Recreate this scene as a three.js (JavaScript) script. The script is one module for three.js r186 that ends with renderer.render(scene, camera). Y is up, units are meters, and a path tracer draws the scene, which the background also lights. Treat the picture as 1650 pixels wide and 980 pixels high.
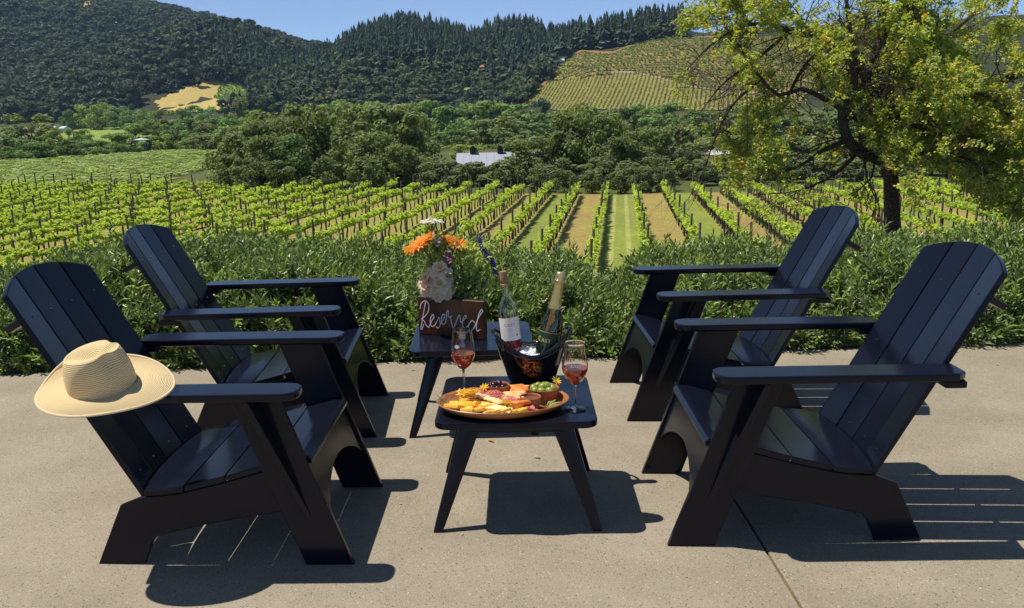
import * as THREE from 'three';
import { mergeGeometries, toCreasedNormals } from 'three/addons/utils/BufferGeometryUtils.js';
import { RoundedBoxGeometry } from 'three/addons/geometries/RoundedBoxGeometry.js';

// ---------------------------------------------------------------- camera, sky, sun, exposure
const scene = new THREE.Scene();
const camera = new THREE.PerspectiveCamera(2 * Math.atan(490 / 1424.6774) * 180 / Math.PI, 1650 / 980, 0.05, 9000);
camera.position.set(0, 1.43, 0);
camera.rotation.order = 'YXZ';
camera.rotation.set(-0.2547, 0, -0.0209);
camera.setViewOffset(1650, 980, 15.911, -65.85, 1650, 980);

const SUN = new THREE.Vector3(-0.431, 1, -0.242).normalize();
{
  const W = 1024, HH = 512, a = new Float32Array(W * HH * 4);
  const zen = [0.038, 0.060, 0.115], mid = [0.13, 0.29, 0.66], hor = [0.56, 0.86, 1.32];
  for (let j = 0; j < HH; j++) for (let i = 0; i < W; i++) {
    const el = ((j + 0.5) / HH - 0.5) * Math.PI, az = ((i + 0.5) / W - 0.5) * 2 * Math.PI;
    const e = Math.max(0, Math.sin(el)), k = (j * W + i) * 4;
    const t1 = Math.exp(-e * 4.2), t2 = Math.exp(-e * 3);
    const dir = [Math.cos(el) * Math.cos(az), Math.sin(el), Math.cos(el) * Math.sin(az)];
    const cs = Math.max(0, dir[0] * SUN.x + dir[1] * SUN.y + dir[2] * SUN.z);
    const glow = 0.16 * Math.pow(cs, 12);
    for (let c = 0; c < 3; c++) { const low = mid[c] + (hor[c] - mid[c]) * t1; a[k + c] = zen[c] + (low - zen[c]) * t2 + glow * [1, 0.97, 0.9][c]; }
    a[k + 3] = 1;
  }
  const sky = new THREE.DataTexture(a, W, HH, THREE.RGBAFormat, THREE.FloatType);
  sky.mapping = THREE.EquirectangularReflectionMapping; sky.magFilter = THREE.LinearFilter; sky.minFilter = THREE.LinearFilter; sky.needsUpdate = true;
  scene.background = sky; scene.environment = sky;
}
const sun = new THREE.DirectionalLight(new THREE.Color().setRGB(1, 0.94, 0.84), 5.0);
sun.position.copy(SUN).multiplyScalar(60); sun.target.position.set(0, 0, -10);
sun.castShadow = true; sun.shadow.radius = 1; sun.shadow.mapSize.set(4096, 4096);
Object.assign(sun.shadow.camera, { left: -45, right: 45, top: 60, bottom: -60, near: 1, far: 220 });
scene.add(sun, sun.target);
const renderer = new THREE.WebGLRenderer({ antialias: true });
renderer.toneMapping = THREE.LinearToneMapping;
renderer.toneMappingExposure = 1.08;
scene.fog = new THREE.FogExp2(new THREE.Color().setRGB(0.45, 0.66, 1.0), 0.00008);
renderer.shadowMap.enabled = true;

// ---------------------------------------------------------------- helpers
function rng(seed) { let s = seed >>> 0; return () => { s = (s + 0x6D2B79F5) >>> 0; let t = s; t = Math.imul(t ^ (t >>> 15), t | 1); t ^= t + Math.imul(t ^ (t >>> 7), t | 61); return ((t ^ (t >>> 14)) >>> 0) / 4294967296; }; }
const taken = {};
function numbered(name) { const n = taken[name] = (taken[name] ?? -1) + 1; return n ? `${name}_${String(n).padStart(3, '0')}` : name; }
function tag(o, label, category, group, kind) {
  o.userData = { ...o.userData, label, category };
  if (group) o.userData.group = group;
  if (kind) o.userData.kind = kind;
  return o;
}
function mesh(name, geo, mat, parent) { const m = new THREE.Mesh(geo, mat); m.name = parent ? name : numbered(name); m.castShadow = m.receiveShadow = true; (parent ?? scene).add(m); return m; }
function thing(name, label, category, pos = [0, 0, 0], yaw = 0, group) {
  const g = new THREE.Group(); g.name = numbered(name); g.position.set(...pos); g.rotation.y = yaw; scene.add(g); return tag(g, label, category, group);
}
function struct(name, geo, mat) { const m = mesh(name, geo, mat); m.userData = { kind: 'structure' }; return m; }
function copies(name, geo, mat, matrices, parent, colors) {
  const m = new THREE.InstancedMesh(geo, mat, matrices.length); m.name = parent ? name : numbered(name); m.castShadow = m.receiveShadow = true;
  matrices.forEach((x, i) => m.setMatrixAt(i, x)); if (colors) colors.forEach((c, i) => m.setColorAt(i, c));
  (parent ?? scene).add(m); m.userData.kind = 'stuff'; return m;
}
const rgb = (r, g, b) => new THREE.Color().setRGB(r, g, b);
const std = (color, roughness = 0.6, more = {}) => new THREE.MeshStandardMaterial({ color: Array.isArray(color) ? rgb(...color) : color, roughness, ...more });
const phys = (color, roughness = 0.6, more = {}) => new THREE.MeshPhysicalMaterial({ color: Array.isArray(color) ? rgb(...color) : color, roughness, ...more });
const leafy = (color, through = 0.4, coat = 0, more = {}) => phys(color, 1, { transmission: through, thickness: 0, side: THREE.DoubleSide, clearcoat: coat, clearcoatRoughness: 0.32, ...more });
// a geometry stripped to position, normal, uv (and colour if asked), not indexed, so that any two merge
function plain(g, color) {
  let n = g.index ? g.toNonIndexed() : g; if (!n.attributes.normal) n.computeVertexNormals();
  for (const k of Object.keys(n.attributes)) if (!['position', 'normal', 'uv'].includes(k)) n.deleteAttribute(k);
  if (!n.attributes.uv) n.setAttribute('uv', new THREE.BufferAttribute(new Float32Array(n.attributes.position.count * 2), 2));
  if (color) { const c = new Float32Array(n.attributes.position.count * 3); for (let i = 0; i < c.length; i += 3) { c[i] = color[0]; c[i + 1] = color[1]; c[i + 2] = color[2]; } n.setAttribute('color', new THREE.BufferAttribute(c, 3)); }
  return n;
}
const merged = (list) => mergeGeometries(list.map((g) => plain(g)));
function board(points, depth, bevel = 0.003, curved = 8) {   // outline in x,y; thickness centred on z
  const s = points instanceof THREE.Shape ? points : new THREE.Shape(points.map((p) => new THREE.Vector2(...p)));
  const g = new THREE.ExtrudeGeometry(s, { depth: depth - 2 * bevel, bevelEnabled: bevel > 0, bevelThickness: bevel, bevelSize: bevel, bevelOffset: -bevel, bevelSegments: 2, curveSegments: curved });
  g.translate(0, 0, -(depth - 2 * bevel) / 2); return g;
}
function dataTexture(w, h, fill, srgb = true, repeat) {
  const a = new Uint8Array(w * h * 4);
  for (let j = 0; j < h; j++) for (let i = 0; i < w; i++) { const c = fill(i / w, j / h, i, j), k = (j * w + i) * 4; for (let n = 0; n < 3; n++) a[k + n] = Math.max(0, Math.min(255, Math.round(c[n] ?? c[0]))); a[k + 3] = 255; }
  const t = new THREE.DataTexture(a, w, h); t.magFilter = THREE.LinearFilter; t.minFilter = THREE.LinearMipmapLinearFilter; t.generateMipmaps = true; t.wrapS = t.wrapT = THREE.RepeatWrapping;
  if (srgb) t.colorSpace = THREE.SRGBColorSpace; if (repeat) t.repeat.set(...repeat); t.needsUpdate = true; return t;
}
function canvasTexture(w, h, draw) { const c = document.createElement('canvas'); c.width = w; c.height = h; draw(c.getContext('2d'), w, h); const t = new THREE.CanvasTexture(c); t.colorSpace = THREE.SRGBColorSpace; return t; }
const V = (x, y, z) => new THREE.Vector3(x, y, z);
function tube(points, r0, r1, sides = 6, steps = 8) {   // tapered tube along points
  const curve = new THREE.CatmullRomCurve3(points.map((p) => (p.isVector3 ? p : V(...p)))), g = new THREE.TubeGeometry(curve, steps, 1, sides, false), p = g.attributes.position, q = V(0, 0, 0);
  for (let i = 0; i <= steps; i++) { const c = curve.getPointAt(i / steps), r = r0 + (r1 - r0) * i / steps; for (let j = 0; j <= sides; j++) { const k = i * (sides + 1) + j; q.fromBufferAttribute(p, k).sub(c).multiplyScalar(r).add(c); p.setXYZ(k, q.x, q.y, q.z); } }
  return g;
}
const tmp = new THREE.Object3D();
function matrix(x, y, z, rx = 0, ry = 0, rz = 0, sx = 1, sy = sx, sz = sx, order = 'YXZ') { tmp.position.set(x, y, z); tmp.rotation.set(rx, ry, rz, order); tmp.scale.set(sx, sy, sz); tmp.updateMatrix(); return tmp.matrix.clone(); }
// ---------------------------------------------------------------- terrain
const lerpTable = (xs, ys, x) => {
  if (x <= xs[0]) return ys[0];
  for (let i = 1; i < xs.length; i++) if (x < xs[i]) { const t = (x - xs[i - 1]) / (xs[i] - xs[i - 1]); return ys[i - 1] + (ys[i] - ys[i - 1]) * t; }
  return ys[ys.length - 1];
};
const ss = (a, b, x) => { const t = Math.min(1, Math.max(0, (x - a) / (b - a))); return t * t * (3 - 2 * t); };
const hash2 = (i, j) => { const s = Math.sin(i * 127.1 + j * 311.7) * 43758.5453; return s - Math.floor(s); };
const vnoise = (x, y) => {
  const i = Math.floor(x), j = Math.floor(y), fx = x - i, fy = y - j, u = fx * fx * (3 - 2 * fx), v = fy * fy * (3 - 2 * fy);
  return (hash2(i, j) * (1 - u) + hash2(i + 1, j) * u) * (1 - v) + (hash2(i, j + 1) * (1 - u) + hash2(i + 1, j + 1) * u) * v;
};
const fbm = (x, y, n = 4) => { let s = 0, a = 0.5, t = 0; for (let k = 0; k < n; k++) { s += a * vnoise(x, y); t += a; x = x * 2.03 + 17.1; y = y * 2.03 + 5.3; a *= 0.5; } return s / t; };
const CENTRE = [[-460, -420, -330, -216, -179, -156, -141, -122, -105, -83, -63, -37, -24, 4, 24, 48, 74, 107, 129, 160, 300, 900], [-6, 0, 10, 30, 45, 50, 56, 66, 71, 75, 72, 65, 62, 74, 75, 64, 62, 59, 56, 50, 46, 46]];
const RIGHTHILL = [[-70, 0, 20, 60, 120, 200, 400, 900], [-6, 4, 26, 50, 57, 60, 66, 64]];
const LEFTMOUNT = [[-3000, -1500, -1100, -776, -634, -570, -519, -481, -441, -406, -374, -338, -309, -200, -60, 200, 900], [300, 330, 320, 246, 187, 180, 171, 162, 150, 140, 131, 119, 110, 88, 55, 20, 0]];
const SPUR = [[-620, -540, -449, -360, -330, -310, -264, -239, -207, -175, -120], [-6, 18, 45, 78, 89, 95, 87, 74, 60, 35, -6]];
const FARRIDGE = [[-200, 100, 300, 700, 1400, 3000], [-6, 60, 160, 158, 175, 160]];
// height of the land at x, d metres in front of the camera (0 = top of the patio)
function land(x, d) {
  let y = -6;
  if (d < 40) { const t = Math.min(1, Math.max(0, (d - 6.6) / 30)); y = -0.14 - 5.86 * (t < 1 ? t * (1.75 - 0.75 * t) : 1); }
  if (d > 80) {
    y -= 4.2 * ss(88, 112, d) * (1 - ss(150, 190, d)) * ss(-42, -26, x) * (1 - ss(70, 110, x));
    let h = y;
    const n = (fbm(x / 90 + 3, d / 90 + 7, 3) - 0.5);
    h = Math.max(h, -6 + (lerpTable(...CENTRE, x) + 6) * ss(520, 900, d) * (1 - 0.35 * ss(920, 1500, d)));
    h = Math.max(h, -6 + (lerpTable(...RIGHTHILL, x) + 6) * ss(430, 720, d) * (1 - 0.4 * ss(800, 1300, d)));
    h = Math.max(h, -6 + (lerpTable(...LEFTMOUNT, x) + 6) * Math.pow(ss(560, 1560, d), 1.15));
    h = Math.max(h, -6 + (lerpTable(...SPUR, x) + 6) * ss(640, 1010, d) * (1 - ss(1040, 1500, d)));
    h = Math.max(h, -6 + (lerpTable(...FARRIDGE, x) + 6) * ss(1300, 2200, d));
    y = h + n * Math.min(14, Math.max(0, (h + 6) * 0.16));
  }
  return y;
}
{
  // one sheet of land out to the far ridges
  const xs = [], ds = [];
  for (let i = -90; i <= 90; i++) { const u = i / 90; xs.push(Math.sign(u) * (60 * Math.abs(u) + 2600 * Math.pow(Math.abs(u), 3.2))); }
  for (let d = -60; d < 120; d += 3) ds.push(d);
  for (let d = 120; d < 3600; d *= 1.022) ds.push(d);
  const nx = xs.length, nd = ds.length, pos = new Float32Array(nx * nd * 3), col = new Float32Array(nx * nd * 3), uv = new Float32Array(nx * nd * 2), idx = [];
  for (let j = 0; j < nd; j++) for (let i = 0; i < nx; i++) {
    const x = xs[i], d = ds[j], k = j * nx + i, y = land(x, d), n = fbm(x / 23, d / 23), n2 = fbm(x / 140 + 9, d / 140);
    pos.set([x, d < 7 ? Math.min(y, -0.16) : y, -d], k * 3); uv.set([x / 3, d / 3], k * 2);
    let c;
    if (d < 37) c = [0.07, 0.066, 0.03];
    else if (y > 1 || d > 900) c = [0.035 + 0.03 * n, 0.05 + 0.03 * n, 0.016];
    else c = [0.085 + 0.07 * n2, 0.125 + 0.06 * n, 0.028];
    col.set(c, k * 3);
    if (i && j) idx.push(k, k - 1, k - nx, k - 1, k - nx - 1, k - nx);
  }
  const g = new THREE.BufferGeometry();
  g.setAttribute('position', new THREE.BufferAttribute(pos, 3)); g.setAttribute('color', new THREE.BufferAttribute(col, 3)); g.setAttribute('uv', new THREE.BufferAttribute(uv, 2)); g.setIndex(idx); g.computeVertexNormals();
  const grain = dataTexture(256, 256, (u, v, i, j) => { const n = 150 + 105 * (0.5 * vnoise(i / 7, j / 7) + 0.5 * hash2(i, j)); return [n, n, n]; });
  struct('terrain', g, std(0xffffff, 1, { vertexColors: true, map: grain }));
}
const inside = (poly, x, y) => { let c = false; for (let i = 0, j = poly.length - 1; i < poly.length; j = i++) { const a = poly[i], b = poly[j]; if ((a[1] > y) !== (b[1] > y) && x < (b[0] - a[0]) * (y - a[1]) / (b[1] - a[1]) + a[0]) c = !c; } return c; };
function fieldSheet(name, poly, step, lift, mat, size) {   // a sheet over the land, cut to a plan outline of [x, d]
  const x0 = Math.min(...poly.map((p) => p[0])), x1 = Math.max(...poly.map((p) => p[0])), d0 = Math.min(...poly.map((p) => p[1])), d1 = Math.max(...poly.map((p) => p[1]));
  const pos = [], uv = [];
  for (let x = x0; x < x1; x += step) for (let d = d0; d < d1; d += step) {
    if (!inside(poly, x + step / 2, d + step / 2)) continue;
    const q = [[x, d], [x + step, d], [x + step, d + step], [x, d + step]];
    for (const i of [0, 1, 2, 0, 2, 3]) { const [a, b] = q[i]; pos.push(a, land(a, b) + lift, -b); if (size) uv.push((a - size[0]) / size[2], (b - size[1]) / size[3]); else uv.push(a / 40, b / 40); }
  }
  const g = new THREE.BufferGeometry(); g.setAttribute('position', new THREE.Float32BufferAttribute(pos, 3)); g.setAttribute('uv', new THREE.Float32BufferAttribute(uv, 2)); g.computeVertexNormals();
  return struct(name, g, mat);
}
const ROWDIR = 0.135, ROWSTEP = 2.62, ROW0 = 1.37;
const vineyardEnd = (x) => Math.max(81.5, Math.min(107, 82 + (11 - x) * 0.31));
{
  // the vineyard floor: mown alleys and tilled alleys by turns, wheel tracks in the mown middle one
  const X0 = -80, D0 = 36, XS = 150, DS = 72;
  const floor = dataTexture(2048, 1024, (u, v, i, j) => {
    const x = X0 + u * XS, d = D0 + v * DS, k = (x - ROWDIR * d - ROW0) / ROWSTEP, a = Math.floor(k), fr = k - a;
    const coarse = fbm(x / 2.6, d / 5, 3), fine = hash2(i, j), n = vnoise(i / 3, j / 3), far = a < -3;
    let green = (((a % 2) + 2) % 2) === 1 ? 0.95 : 0.2;
    if (far) green = 0.3 + 0.25 * coarse;
    const edge = Math.min(fr, 1 - fr); if (edge < 0.17 && !far) green = Math.min(green, 0.55 + 0.4 * coarse);
    green = Math.max(0, Math.min(1, green + (coarse - 0.5) * (far ? 0.7 : 0.75) + (n - 0.5) * 0.25));
    const soil = [146 + 28 * coarse, 126 + 22 * coarse, 72 + 14 * coarse], grass = [106 + 34 * coarse, 127 + 20 * coarse, 52];
    let c = soil.map((s, q) => s + (grass[q] - s) * green).map((s) => s * (0.8 + 0.16 * fine + 0.16 * n));
    if (a === -1 && (Math.abs(fr - 0.3) < 0.055 || Math.abs(fr - 0.68) < 0.055)) { const w = 0.25 + 0.4 * vnoise(x * 3, d * 2); c = c.map((s, q) => s + ([186, 176, 126][q] - s) * w); }
    return c;
  });
  floor.wrapS = floor.wrapT = THREE.ClampToEdgeWrapping;
  const poly = [[-79, 37]]; for (let x = 69; x >= -79; x -= 4) { if (x === 69) poly.push([69, 37]); poly.push([x, vineyardEnd(x) + 1.2]); }
  fieldSheet('vineyard_ground', poly, 1, 0.05, std(0xffffff, 1, { map: floor }), [X0, D0, XS, DS]);
}
// farther fields and slopes, as outlines in plan
const FIELD_LEFT = [[-190, 190], [-104, 186], [-94, 216], [-76, 250], [-52, 250], [-44, 112], [-58, 110], [-140, 112], [-190, 130]];
const HILL_UPPER = [[49, 658], [78, 622], [92, 645], [110, 660], [129, 652], [165, 656], [215, 650], [240, 560], [180, 522], [135, 526], [117, 541], [99, 566], [82, 582], [63, 590], [45, 634]];
const HILL_LOWER = [[16, 563], [26, 591], [33, 605], [54, 582], [77, 582], [99, 573], [116, 549], [134, 534], [180, 530], [160, 490], [127, 488], [102, 494], [69, 500], [36, 515]];
const HILL_MID = [[39, 645], [56, 600], [72, 584], [71, 572], [54, 577], [34, 610]];
const TOP_FIELD = [[-6, 838], [9, 818], [24, 860], [30, 900], [10, 905], [-8, 900]];
const RED_PATCH = [[-28, 656], [-18, 652], [-10, 635], [-17, 620], [-25, 622]];
const GRASS_PATCH = [[-29, 682], [-16, 682], [-14, 657], [-26, 660]];
const SLOPE_TAN = [[-282, 757], [-267, 791], [-248, 822], [-243, 817], [-239, 778], [-212, 724], [-181, 685], [-170, 655], [-240, 690]];
const SLOPE_VINE = [[-239, 778], [-244, 820], [-230, 825], [-188, 777], [-159, 716], [-177, 688], [-200, 704]];
const STRIP = [[-575, 1303], [-644, 1468], [-655, 1600], [-630, 1600], [-576, 1330], [-553, 1298], [-510, 1272], [-505, 1250], [-549, 1268]];
const CLEAR_A = [[-478, 997], [-486, 1025], [-473, 1030], [-460, 1004], [-466, 985]];
const CLEAR_B = [[-330, 960], [-324, 990], [-305, 1004], [-298, 990], [-316, 960]];
const VALLEY_FIELD = [[-300, 560], [-280, 640], [-200, 632], [-150, 600], [-120, 420], [-170, 330], [-230, 330], [-330, 480]];
const earthTexture = (a, b, seed) => dataTexture(256, 256, (u, v, i, j) => { const n = 0.55 * vnoise(i / 9 + seed, j / 9) + 0.45 * hash2(i + seed, j); return a.map((s, q) => s + (b[q] - s) * n); });
const EARTH = {
  red: std(0xffffff, 1, { map: earthTexture([148, 114, 66], [126, 122, 60], 3) }), straw: std(0xffffff, 1, { map: earthTexture([146, 126, 68], [124, 128, 58], 21) }), tan: std(0xffffff, 1, { map: earthTexture([196, 168, 104], [164, 150, 84], 8) }),
  grass: std(0xffffff, 1, { map: earthTexture([112, 140, 52], [142, 152, 66], 12) }), olive: std(0xffffff, 1, { map: earthTexture([146, 142, 66], [128, 138, 58], 17) }),
};
fieldSheet('field', FIELD_LEFT, 3, 0.1, EARTH.olive); fieldSheet('field', HILL_UPPER, 2, 0.5, EARTH.red); fieldSheet('field', HILL_LOWER, 2, 0.44, EARTH.straw);
fieldSheet('dirt_strip', [[10, 558], [20, 592], [28, 610], [42, 650], [49, 668], [80, 632], [93, 654], [110, 668], [129, 660], [165, 664], [165, 656], [129, 652], [110, 660], [92, 645], [78, 622], [49, 658], [45, 640], [35, 608], [27, 591], [17, 563]], 1.5, 0.7, std(0xffffff, 1, { map: earthTexture([156, 108, 66], [138, 104, 60], 29) }));
fieldSheet('field', HILL_MID, 2, 0.55, EARTH.red); fieldSheet('field', TOP_FIELD, 3, 0.8, EARTH.tan); fieldSheet('field', RED_PATCH, 2, 0.6, EARTH.red); fieldSheet('field', GRASS_PATCH, 2, 0.6, EARTH.grass);
fieldSheet('field', SLOPE_TAN, 3, 0.7, EARTH.tan); fieldSheet('field', SLOPE_VINE, 3, 0.75, EARTH.grass); fieldSheet('field', STRIP, 5, 1.2, EARTH.tan); fieldSheet('field', CLEAR_A, 3, 1, EARTH.tan); fieldSheet('field', CLEAR_B, 3, 1, EARTH.tan);
fieldSheet('dirt_track', [[-80, 110.6], [-30, 97.5], [-30, 99.8], [-80, 113.5]], 0.8, 0.16, EARTH.tan);
fieldSheet('field', VALLEY_FIELD, 4, 0.15, EARTH.grass);
{
  // the farm track across the hillside vineyard
  const line = [[70, 583], [84, 580], [99, 564.5], [116, 540], [134, 525], [160, 519], [200, 520]], pos = [];
  const c = new THREE.CatmullRomCurve3(line.map(([x, d]) => V(x, 0, d))), n = 90;
  for (let i = 0; i < n; i++) { const p = c.getPoint(i / n), q = c.getPoint((i + 1) / n), e = (a, s) => [a.x, land(a.x, a.z + s) + 0.62, -(a.z + s)]; for (const v of [e(p, -1.7), e(q, -1.7), e(q, 1.7), e(p, -1.7), e(q, 1.7), e(p, 1.7)]) pos.push(...v); }
  const g = new THREE.BufferGeometry(); g.setAttribute('position', new THREE.Float32BufferAttribute(pos, 3)); g.computeVertexNormals();
  struct('track', g, std([0.34, 0.25, 0.17], 1, { side: THREE.DoubleSide }));
}
const FIELDS = [FIELD_LEFT, HILL_UPPER, HILL_LOWER, HILL_MID, TOP_FIELD, RED_PATCH, GRASS_PATCH, SLOPE_TAN, SLOPE_VINE, STRIP, CLEAR_A, CLEAR_B, VALLEY_FIELD];

// ---------------------------------------------------------------- patio
{
  const R = rng(11), N = 2048, a = new Float32Array(N * N * 3), hgt = new Float32Array(N * N);
  for (let j = 0; j < N; j++) for (let i = 0; i < N; i++) {
    const w = 2 * Math.PI / N, n = 0.5 + 0.22 * Math.sin(i * w * 3 + 2 * Math.sin(j * w * 2)) * Math.sin(j * w * 4 + 1) + 0.3 * (vnoise(i / 26, j / 26) - 0.5) + 0.5 * (vnoise(i / 128, j / 128) - 0.5), f = R();
    const b = 141 + 20 * (n - 0.5) + 26 * (f - 0.5); const k = (j * N + i) * 3; a[k] = b + 4; a[k + 1] = b - 6; a[k + 2] = b - 25; hgt[j * N + i] = 110 + 20 * f;
  }
  const stones = [[158, 147, 128], [106, 92, 75], [176, 166, 148], [80, 74, 66], [134, 115, 88], [150, 134, 108], [190, 181, 165]];
  for (let s = 0; s < 150000; s++) {   // small rounded aggregate of mixed colours
    const x = R() * N, y = R() * N, r = 0.7 + 1.7 * R() * R(), c = stones[Math.floor(R() * stones.length)], m = 0.35 + 0.5 * R();
    for (let dy = -3; dy <= 3; dy++) for (let dx = -3; dx <= 3; dx++) {
      const q = Math.hypot(dx, dy * (0.8 + 0.4 * R())); if (q > r) continue;
      const i = (Math.floor(x) + dx + N) % N, j = (Math.floor(y) + dy + N) % N, k = (j * N + i) * 3; for (let n = 0; n < 3; n++) a[k + n] += (c[n] - a[k + n]) * m; hgt[j * N + i] = 150 + 90 * (1 - q / (r + 0.3));
    }
  }
  const map = dataTexture(N, N, (u, v, i, j) => { const k = (j * N + i) * 3; return [a[k], a[k + 1], a[k + 2]]; });
  const bump = dataTexture(N, N, (u, v, i, j) => [hgt[j * N + i]], false);
  const concrete = std(0xffffff, 0.85, { map, bumpMap: bump, bumpScale: 0.003 });
  const edge = (x) => -(5.16 + 0.035 * x);
  const slab = (x0, x1) => {
    const s = new THREE.Shape([new THREE.Vector2(x0, 3), new THREE.Vector2(x1, 3), new THREE.Vector2(x1, edge(x1)), new THREE.Vector2(x0, edge(x0))].map((p) => new THREE.Vector2(p.x, -p.y)));
    const g = new THREE.ExtrudeGeometry(s, { depth: 0.15, bevelEnabled: true, bevelSize: 0.004, bevelThickness: 0.004, bevelOffset: -0.004, bevelSegments: 2 }); g.rotateX(-Math.PI / 2); g.translate(0, -0.154, 0);
    const p = g.attributes.position, uv = g.attributes.uv; for (let i = 0; i < p.count; i++) uv.setXY(i, p.getX(i) / 3.3, p.getZ(i) / 3.3);
    return g;
  };
  const root = new THREE.Group(); root.name = 'patio'; root.userData = { kind: 'structure' }; scene.add(root);
  mesh('slab', slab(0.875, 9), concrete, root); mesh('slab', slab(-9, 0.866), concrete, root);
  const dirt = new THREE.PlaneGeometry(0.014, 8.2, 1, 60); dirt.rotateX(-Math.PI / 2); dirt.translate(0.8705, -0.011, -1.1);
  const crumbs = dataTexture(16, 512, (u, v, i, j) => { const n = vnoise(i / 3, j / 9), q = hash2(i, j); return n > 0.52 ? [104 + 36 * q, 80 + 28 * q, 56] : [74 + 40 * q, 60 + 32 * q, 44]; });
  mesh('joint_filler', dirt, std(0xffffff, 1, { map: crumbs }), root);
}
// ---------------------------------------------------------------- vegetation builders
// leaf faces spread through a crown of many clumps; unit height (base of crown to top), unit width
function crownGeo(seed, leaves, size, { clumps = 26, low = 0.2, flat = 0.8, spread = 0.5, tint = 0.35, open = 0.25 } = {}) {
  const R = rng(seed), cs = [];
  for (let i = 0; i < clumps; i++) {
    const a = R() * 6.283, v = R(), y = low + (1 - low) * v, w = Math.sqrt(Math.max(0.05, 1 - Math.pow(Math.abs(v - 0.42) / 0.62, 2.2))), r = spread * w * Math.sqrt(0.15 + 0.85 * R());
    cs.push([Math.cos(a) * r * 0.78, Math.min(0.93, y), Math.sin(a) * r * 0.78, (0.13 + 0.12 * R()) * (1 - 0.3 * v), 0.8 + 0.4 * R()]);
  }
  const pos = new Float32Array(leaves * 12), nor = new Float32Array(leaves * 12), col = new Float32Array(leaves * 12), idx = [];
  const n = V(0, 0, 0), t = V(0, 0, 0), b = V(0, 0, 0), p = V(0, 0, 0);
  for (let k = 0; k < leaves; k++) {
    const c = cs[k % clumps], u = R() * 2 - 1, a = R() * 6.283, s = Math.sqrt(1 - u * u), rr = c[3] * Math.pow(R(), open);
    n.set(s * Math.cos(a), u * flat, s * Math.sin(a)); p.set(c[0] + n.x * rr, c[1] + n.y * rr, c[2] + n.z * rr);
    n.x += (R() - 0.5) * 1.5; n.y += (R() - 0.3) * 1.3; n.z += (R() - 0.5) * 1.5; n.normalize();
    t.set(R() - 0.5, R() - 0.5, R() - 0.5).cross(n).normalize(); b.crossVectors(n, t);
    const w = size * (0.6 + 0.8 * R()), h = w * (0.5 + 0.4 * R()), sh = c[4] * (1 - tint / 2 + tint * R()), warm = 1 + 0.2 * (R() - 0.5);
    const q = [[-w, 0], [0, -h], [w, 0], [0, h]];
    for (let m = 0; m < 4; m++) {
      const o = (k * 4 + m) * 3; pos[o] = p.x + t.x * q[m][0] + b.x * q[m][1]; pos[o + 1] = p.y + t.y * q[m][0] + b.y * q[m][1]; pos[o + 2] = p.z + t.z * q[m][0] + b.z * q[m][1];
      nor[o] = n.x; nor[o + 1] = n.y; nor[o + 2] = n.z; col[o] = sh * warm; col[o + 1] = sh; col[o + 2] = sh * 0.9;
    }
    idx.push(k * 4, k * 4 + 1, k * 4 + 2, k * 4, k * 4 + 2, k * 4 + 3);
  }
  const g = new THREE.BufferGeometry(); g.setAttribute('position', new THREE.BufferAttribute(pos, 3)); g.setAttribute('normal', new THREE.BufferAttribute(nor, 3)); g.setAttribute('color', new THREE.BufferAttribute(col, 3)); g.setIndex(idx); return g;
}
function stemGeo(seed, forks = 4) {   // a short trunk with limbs, unit height
  const R = rng(seed), list = [tube([[0, -0.03, 0], [0.01, 0.15, 0.01], [0.02 * (R() - 0.5), 0.34, 0]], 0.035, 0.024, 6, 4)];
  for (let i = 0; i < forks; i++) { const a = i / forks * 6.283 + R(), r = 0.2 + 0.12 * R(); list.push(tube([[0, 0.22 + 0.1 * R(), 0], [Math.cos(a) * r * 0.5, 0.45, Math.sin(a) * r * 0.5], [Math.cos(a) * r, 0.65 + 0.15 * R(), Math.sin(a) * r]], 0.018, 0.006, 5, 4)); }
  return merged(list);
}
function coniferGeo(seed, tiers = 14, per = 9, width = 0.205) {   // drooping boughs in tiers, unit height
  const R = rng(seed), pos = [], col = [];
  for (let i = 0; i < tiers; i++) {
    const v = i / tiers, y = 0.1 + 0.86 * v, r = width * Math.pow(1 - v, 0.85) * (0.75 + 0.5 * R()) + 0.012, n = Math.max(4, Math.round(per * (1 - 0.5 * v)));
    for (let k = 0; k < n; k++) {
      const a = (k + R() * 0.8) / n * 6.283, l = r * (0.6 + 0.6 * R()), da = 0.32 + 0.2 * R(), top = y + 0.05 + 0.03 * R(), low = y - 0.045 - 0.04 * R(), s = 0.7 + 0.5 * R();
      const A = [Math.cos(a) * 0.01, top, Math.sin(a) * 0.01], B = [Math.cos(a - da) * l * 0.75, y - 0.012, Math.sin(a - da) * l * 0.75], C = [Math.cos(a) * l, low, Math.sin(a) * l], D = [Math.cos(a + da) * l * 0.75, y - 0.012, Math.sin(a + da) * l * 0.75];
      pos.push(...A, ...C, ...B, ...A, ...D, ...C); for (let m = 0; m < 6; m++) col.push(s, s, s);
    }
  }
  pos.push(0.012, 0.9, 0, -0.006, 0.9, 0.01, 0, 1, 0, -0.006, 0.9, -0.01, 0.012, 0.9, 0, 0, 1, 0); for (let m = 0; m < 6; m++) col.push(1, 1, 1);
  const g = new THREE.BufferGeometry(); g.setAttribute('position', new THREE.Float32BufferAttribute(pos, 3)); g.setAttribute('color', new THREE.Float32BufferAttribute(col, 3)); g.computeVertexNormals(); return g;
}
const FIR_TRUNK = new THREE.CylinderGeometry(0.006, 0.014, 0.3, 5); FIR_TRUNK.translate(0, 0.13, 0);
const BARK = std([0.075, 0.058, 0.042], 0.95);
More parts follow.
